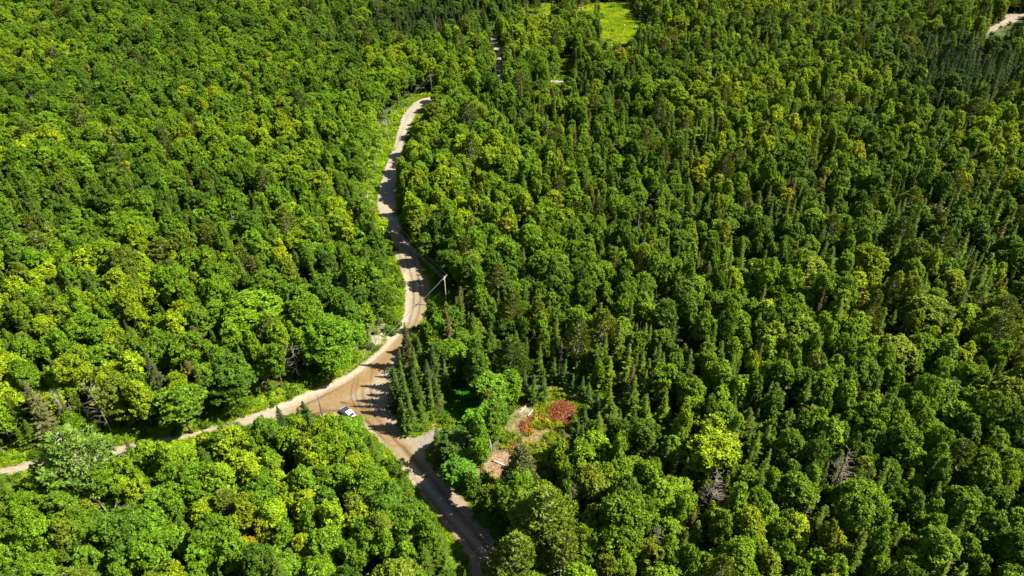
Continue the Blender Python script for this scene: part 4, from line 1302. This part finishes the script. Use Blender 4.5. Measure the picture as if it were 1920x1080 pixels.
# ------------------------------------------------------------------ the pickup
def pickup(px, py, rz):
    x, y = ground(px, py)
    o = empty('pickup_truck', (x, y, float(gz(x, y)) + .06), rz)
    o.scale = (.9, .9, .9)
    tag(o, 'white pickup with a black bed cover parked at the near edge of the junction', 'pickup')
    # lower body by side profile, swept across the width with tumblehome; front is +x
    prof = [(-2.9, .55), (-2.95, .8), (-2.92, 1.12), (-.72, 1.14), (1.15, 1.14), (2.55, 1.05), (2.86, .95), (2.92, .6), (2.8, .42), (2.42, .40), (2.28, .74), (1.9, .88), (1.5, .74), (1.36, .40), (-1.36, .42), (-1.5, .76), (-1.9, .9), (-2.3, .76), (-2.44, .42)]
    def side_solid(pr, w0, w1=None, zc=.9, name='body', mat='white_paint', par=o, sm=False):
        w1 = w1 or w0
        n = len(pr)
        vs = []
        for sgn in (-1, 1):
            for (a, b) in pr:
                w = w0 if b < zc else w1
                vs.append((a, sgn * w, b))
        fs = [tuple(range(n)), tuple(range(2 * n - 1, n - 1, -1))] + [(i, i + n, (i + 1) % n + n, (i + 1) % n) for i in range(n)]
        ob = MB().add(vs, fs).build(name, M[mat], par)
        bv = ob.modifiers.new('bevel', 'BEVEL'); bv.width = .045; bv.segments = 2; bv.limit_method = 'ANGLE'
        return ob
    body = side_solid(prof, .98, .96)
    cab = [(-.72, 1.12), (-.62, 1.80), (-.4, 1.86), (.62, 1.85), (.78, 1.80), (1.42, 1.13)]
    cb = side_solid(cab, .90, .78, 1.5, 'cab')
    def pane(pts, name='window', mat='glass', off=.006):
        n_ = (Vector(pts[1]) - Vector(pts[0])).cross(Vector(pts[2]) - Vector(pts[0])).normalized()
        if n_.dot(Vector(pts[0]) - Vector((.2, 0, 1.2))) < 0: n_ = -n_
        A = [Vector(p) + n_ * .03 for p in pts]; B = [Vector(p) - n_ * .01 for p in pts]
        k = len(pts)
        return MB().add(A + B, [tuple(range(k)), tuple(range(2 * k - 1, k - 1, -1))] + [(i, (i + 1) % k, (i + 1) % k + k, i + k) for i in range(k)]).build(name, M[mat], cb if name != 'hood_scoop' else o)
    pane([(1.36, -.76, 1.20), (1.36, .76, 1.20), (.86, .70, 1.74), (.86, -.70, 1.74)], 'windshield')
    pane([(-.70, -.70, 1.25), (-.70, .70, 1.25), (-.645, .66, 1.7), (-.645, -.66, 1.7)], 'rear_window')
    for s in (-1, 1):
        pane([(-.55, s * .895, 1.2), (.28, s * .895, 1.2), (.28, s * .80, 1.72), (-.5, s * .80, 1.72)])
        pane([(.36, s * .895, 1.2), (1.2, s * .895, 1.2), (.74, s * .80, 1.72), (.36, s * .80, 1.72)])
        MB().box((1.05, s * 1.08, 1.22), (.14, .22, .18)).build('wing_mirror', M['black_plastic'], o)
        MB().box((2.86, s * .72, .86), (.10, .36, .18)).build('headlight', M['lamp'], o)
        MB().box((-2.94, s * .86, .95), (.06, .16, .34)).build('tail_light', M['red_lamp'], o)
        for xx in (-1.9, 1.9):
            wh = MB().tube([(xx, s * .74, .38), (xx, s * .96, .38)], .38, 20).build('wheel', M['tyre'], o, False)
            MB().tube([(xx, s * .955, .38), (xx, s * .975, .38)], [.24, .22], 14).build('rim', M['rim'], wh)
        for xx in (-.12, .75):
            MB().box((xx, s * .975, 1.0), (.18, .03, .035)).build('door_handle', M['black_plastic'], o)
    cover = MB().box((-1.83, 0, 1.165), (2.06, 1.78, .05)).build('bed_cover', M['black_vinyl'], o)
    for s in (-1, 1):
        MB().box((-1.83, s * .93, 1.17), (2.1, .07, .07)).build('bed_rail', M['black_plastic'], o)
    MB().box((-2.94, 0, 1.0), (.05, 1.5, .30)).build('tailgate', M['white_paint'], o)
    MB().box((2.90, 0, .82), (.07, .98, .26)).build('grille', M['black_plastic'], o)
    MB().box((2.96, 0, .52), (.12, 1.86, .2)).build('front_bumper', M['steel'], o)
    MB().box((-3.02, 0, .58), (.14, 1.8, .18)).build('rear_bumper', M['steel'], o)
    return o
pickup(656, 781, math.radians(-44))

# ------------------------------------------------------------------ slash pile, logs, rocks
def brush_pile(px, py, rx, ry, h, n, seed, label, mat='red'):
    x, y = ground(px, py); z = float(gz(x, y))
    r = np.random.default_rng(seed)
    o = empty('brush_pile', (x, y, z))
    tag(o, label, 'brush pile')
    Vs, var = [], []
    for k in range(n):
        a, q = r.uniform(0, 6.28), math.sqrt(r.random())
        c = np.array([math.cos(a) * q * rx, math.sin(a) * q * ry, 0])
        c[2] = h * (1 - q * q) * r.uniform(.5, 1) + .1
        d = unit(np.array([r.normal(), r.normal(), r.normal() * .25 + .1])); L = r.uniform(.6, 1.5)
        m = 14
        ts = r.uniform(-.5, .5, m)[:, None]
        dd = unit(r.normal(size=(m, 3)) + d * 1.2)
        wv = unit(np.cross(dd, r.normal(size=(m, 3)))) * .055
        P = c + d * L * ts
        Vs.append(np.stack([P - wv, P + wv, P + dd * .38 + wv * .3, P + dd * .38 - wv * .3], 1)); var.append(np.clip(r.random() + r.normal(size=m) * .15, 0, 1))
    me = quads_mesh('dead_needles', np.concatenate(Vs), np.concatenate(var), M[mat])
    link('dead_needles', me, None, o)
    for k in range(max(6, n // 22)):
        a, q = r.uniform(0, 6.28), math.sqrt(r.random()) * .9
        c = Vector((math.cos(a) * q * rx, math.sin(a) * q * ry, h * (1 - q * q) * .9 + .15))
        d = Vector((r.normal(), r.normal(), r.normal() * .12)).normalized() * r.uniform(.7, 1.9)
        MB().tube([c - d, c + Vector((0, 0, .12)), c + d], [.05, .04, .015], 4).build('branch', M['dead_twig'], o)
    return o
brush_pile(1054, 776, 3.8, 4.2, 1.2, 800, 1, 'big rust red pile of dead conifer slash at the right side of the clearing')
brush_pile(1020, 788, 4.2, 1.5, .6, 200, 2, 'flat orange red slash left of the big red pile')
brush_pile(987, 802, 1.5, 2.2, .7, 130, 3, 'small rusty slash heap in the middle of the clearing')
brush_pile(968, 845, 1.6, 1.6, .6, 90, 4, 'small red brown slash heap at the lower end of the clearing')
brush_pile(1000, 842, 1.2, 1.0, .4, 50, 5, 'low brown slash heap right of the small red brown one')
def log(p0, p1, r_, mat, label, lift=.2, h1=0.0):
    a = ground(*p0); b = ground(*p1, h1)
    A = Vector((a[0], a[1], float(gz(*a)) + lift)); B = Vector((b[0], b[1], float(gz(*b)) + lift + h1))
    mid = A.lerp(B, .5); d = (B - A).normalized()
    o = empty('fallen_log', A)
    MB().tube([Vector((0, 0, 0)), mid - A + Vector((.06, .05, .03)), B - A], [r_, r_ * .85, r_ * .55], 8).build('stem', M[mat], o, True)
    for k in range(3):
        q = (B - A) * (.35 + .2 * k)
        e = q + d.cross(Vector((0, 0, 1))).normalized() * (.5 if k % 2 else -.5) + d * .3 + Vector((0, 0, .15))
        MB().tube([q, e], [r_ * .3, r_ * .12], 4).build('branch_stub', M[mat], o)
    tag(o, label, 'log', 'fallen logs')
log((1073, 748), (1097, 729), .3, 'pale_log', 'thick pale peeled log at the top right of the clearing', .35)
log((973, 776), (990, 758), .14, 'pale_log', 'thin pale log in the upper left of the clearing')
log((990, 781), (1000, 768), .14, 'pale_log', 'short pale log right of the thin one in the clearing')
log((923, 865), (945, 873), .2, 'pale_log', 'grey log lying on bare soil at the bottom of the clearing')
log((1004, 862), (1013, 852), .2, 'pale_log', 'short white log at the lower right of the clearing')
log((1015, 850), (1024, 842), .12, 'dead_wood', 'brown stick just above the short white log')
log((960, 812), (976, 820), .12, 'dead_wood', 'grey stick in the weeds in the middle of the clearing')
log((1030, 792), (1044, 801), .1, 'dead_wood', 'thin bleached stick under the big red pile')
log((1061, 759), (1058, 766), .12, 'pale_log', 'short bleached stick above the big red pile')
log((1022, 776), (1030, 786), .09, 'dead_wood', 'thin stick between the two upper slash heaps')
log((187, 833), (162, 812), .16, 'dead_wood', 'leaning dead trunk left of the small pointed roadside spruce', .1, 6.0)

def rock(px, py, s, label, grp):
    x, y = ground(px, py)
    r = np.random.default_rng(int(px * 7 + py))
    import bmesh
    bm = bmesh.new()
    bmesh.ops.create_icosphere(bm, subdivisions=2, radius=1)
    ax = unit(r.normal(size=(7, 3))); of = r.uniform(.55, .9, 7)
    for v in bm.verts:
        p = np.array(v.co)
        for a_, o_ in zip(ax, of):
            d = p @ a_
            if d > o_: p = p - a_ * (d - o_)
        v.co = p
    me = bpy.data.meshes.new('boulder'); bm.to_mesh(me); bm.free()
    o = link('boulder', me, M['rock'])
    o.location = (x, y, float(gz(x, y)) + s * .18); o.scale = (s, s * r.uniform(.6, .9), s * r.uniform(.45, .7)); o.rotation_euler = (0, 0, r.uniform(0, 6.28))
    tag(o, label, 'boulder', grp)
rk = [(727, 603, .8, 'top'), (719, 612, .5, 'second from the top'), (714, 628, .9, 'third from the top'), (722, 626, .7, 'nearest the road'), (706, 640, .6, 'in the middle'), (700, 650, .8, 'below the middle'), (690, 654, .6, 'left of the lower one'), (694, 662, .5, 'third from the bottom'), (684, 660, .7, 'second from the bottom'), (682, 668, .6, 'at the bottom')]
for px, py, s, w in rk:
    rock(px, py, s * .75, f'pale boulder on the stony bank inside the bend, {w}', 'boulders on the stony bank')
def gen_stone():
    a = R.random()
    px = 735 + (680 - 735) * a + R.gauss(0, 3.5); py = 600 + (668 - 600) * a + R.gauss(0, 3)
    x, y = ground(px, py)
    if on_road(x, y): return None
    return x, y, R.uniform(.1, .32), (.4, .34, .27)
stone_src = [o for o in col.objects if o.name.startswith('boulder')][:2]
st = place_many(420, gen_stone, stone_src, 'bank_stones', 'small loose stones on the bank left of the bend')
rock(778, 815, .5, 'grey boulder at the corner of the gravel apron', 'boulders by the junction')
rock(770, 806, .4, 'small boulder above the gravel apron corner', 'boulders by the junction')
rock(1860, 28, .9, 'pale boulder left of the far upper right track', 'boulders by the far track')

# loose sticks and stumps of the cut strip: too many and too thin to tell apart
lit = MB()
rr_ = random.Random(5)
for k in range(420):
    py = rr_.uniform(742, 880); px = 992 - (py - 760) * .45 + rr_.gauss(0, 22)
    if rr_.random() < .3: px = rr_.uniform(960, 1085); py = rr_.uniform(735, 800)
    x, y = ground(px, py); z = float(gz(x, y)) + .08
    a_ = rr_.uniform(0, 6.28); L_ = rr_.uniform(.3, 1.5)
    p = Vector((x, y, z)); d = Vector((math.cos(a_), math.sin(a_), rr_.uniform(-.05, .22))) * L_
    lit.tube([p - d * .5, p + d * .5 + Vector((0, 0, .05))], [rr_.uniform(.03, .08), .02], 4, False)
o = lit.build('cut_branches', simple_mat('dry_cut_branches', (.3, .235, .16), .9, noise=.5, nscale=.7))
tag(o, 'litter of dry cut branches on the tan strip of the clearing', kind='stuff')

# far parked trailer by the field: a low dark machine on the bare strip
def far_trailer(px, py):
    x, y = ground(px, py)
    o = empty('flatbed_trailer', (x, y, float(gz(x, y)) + .03), .15)
    tag(o, 'tiny dark flatbed trailer parked on the bare strip beside the hay field', 'trailer')
    MB().box((0, 0, .75), (4.2, 1.9, .16)).build('deck', M['pole_pale'], o)
    MB().box((1.95, 0, 1.2), (.1, 1.9, .8)).build('headboard', M['dark_paint'], o)
    for s in (-1, 1):
        MB().box((0, s * .93, .9), (4.0, .06, .18)).build('side_rail', M['dark_paint'], o)
        for xx in (-.45, .45):
            w = MB().tube([(xx, s * .72, .36), (xx, s * .9, .36)], .36, 14).build('wheel', M['tyre'], o)
    MB().tube([(2.0, 0, .6), (3.3, 0, .5)], .06, 6).build('drawbar', M['dark_paint'], o)
far_trailer(1092, 17)
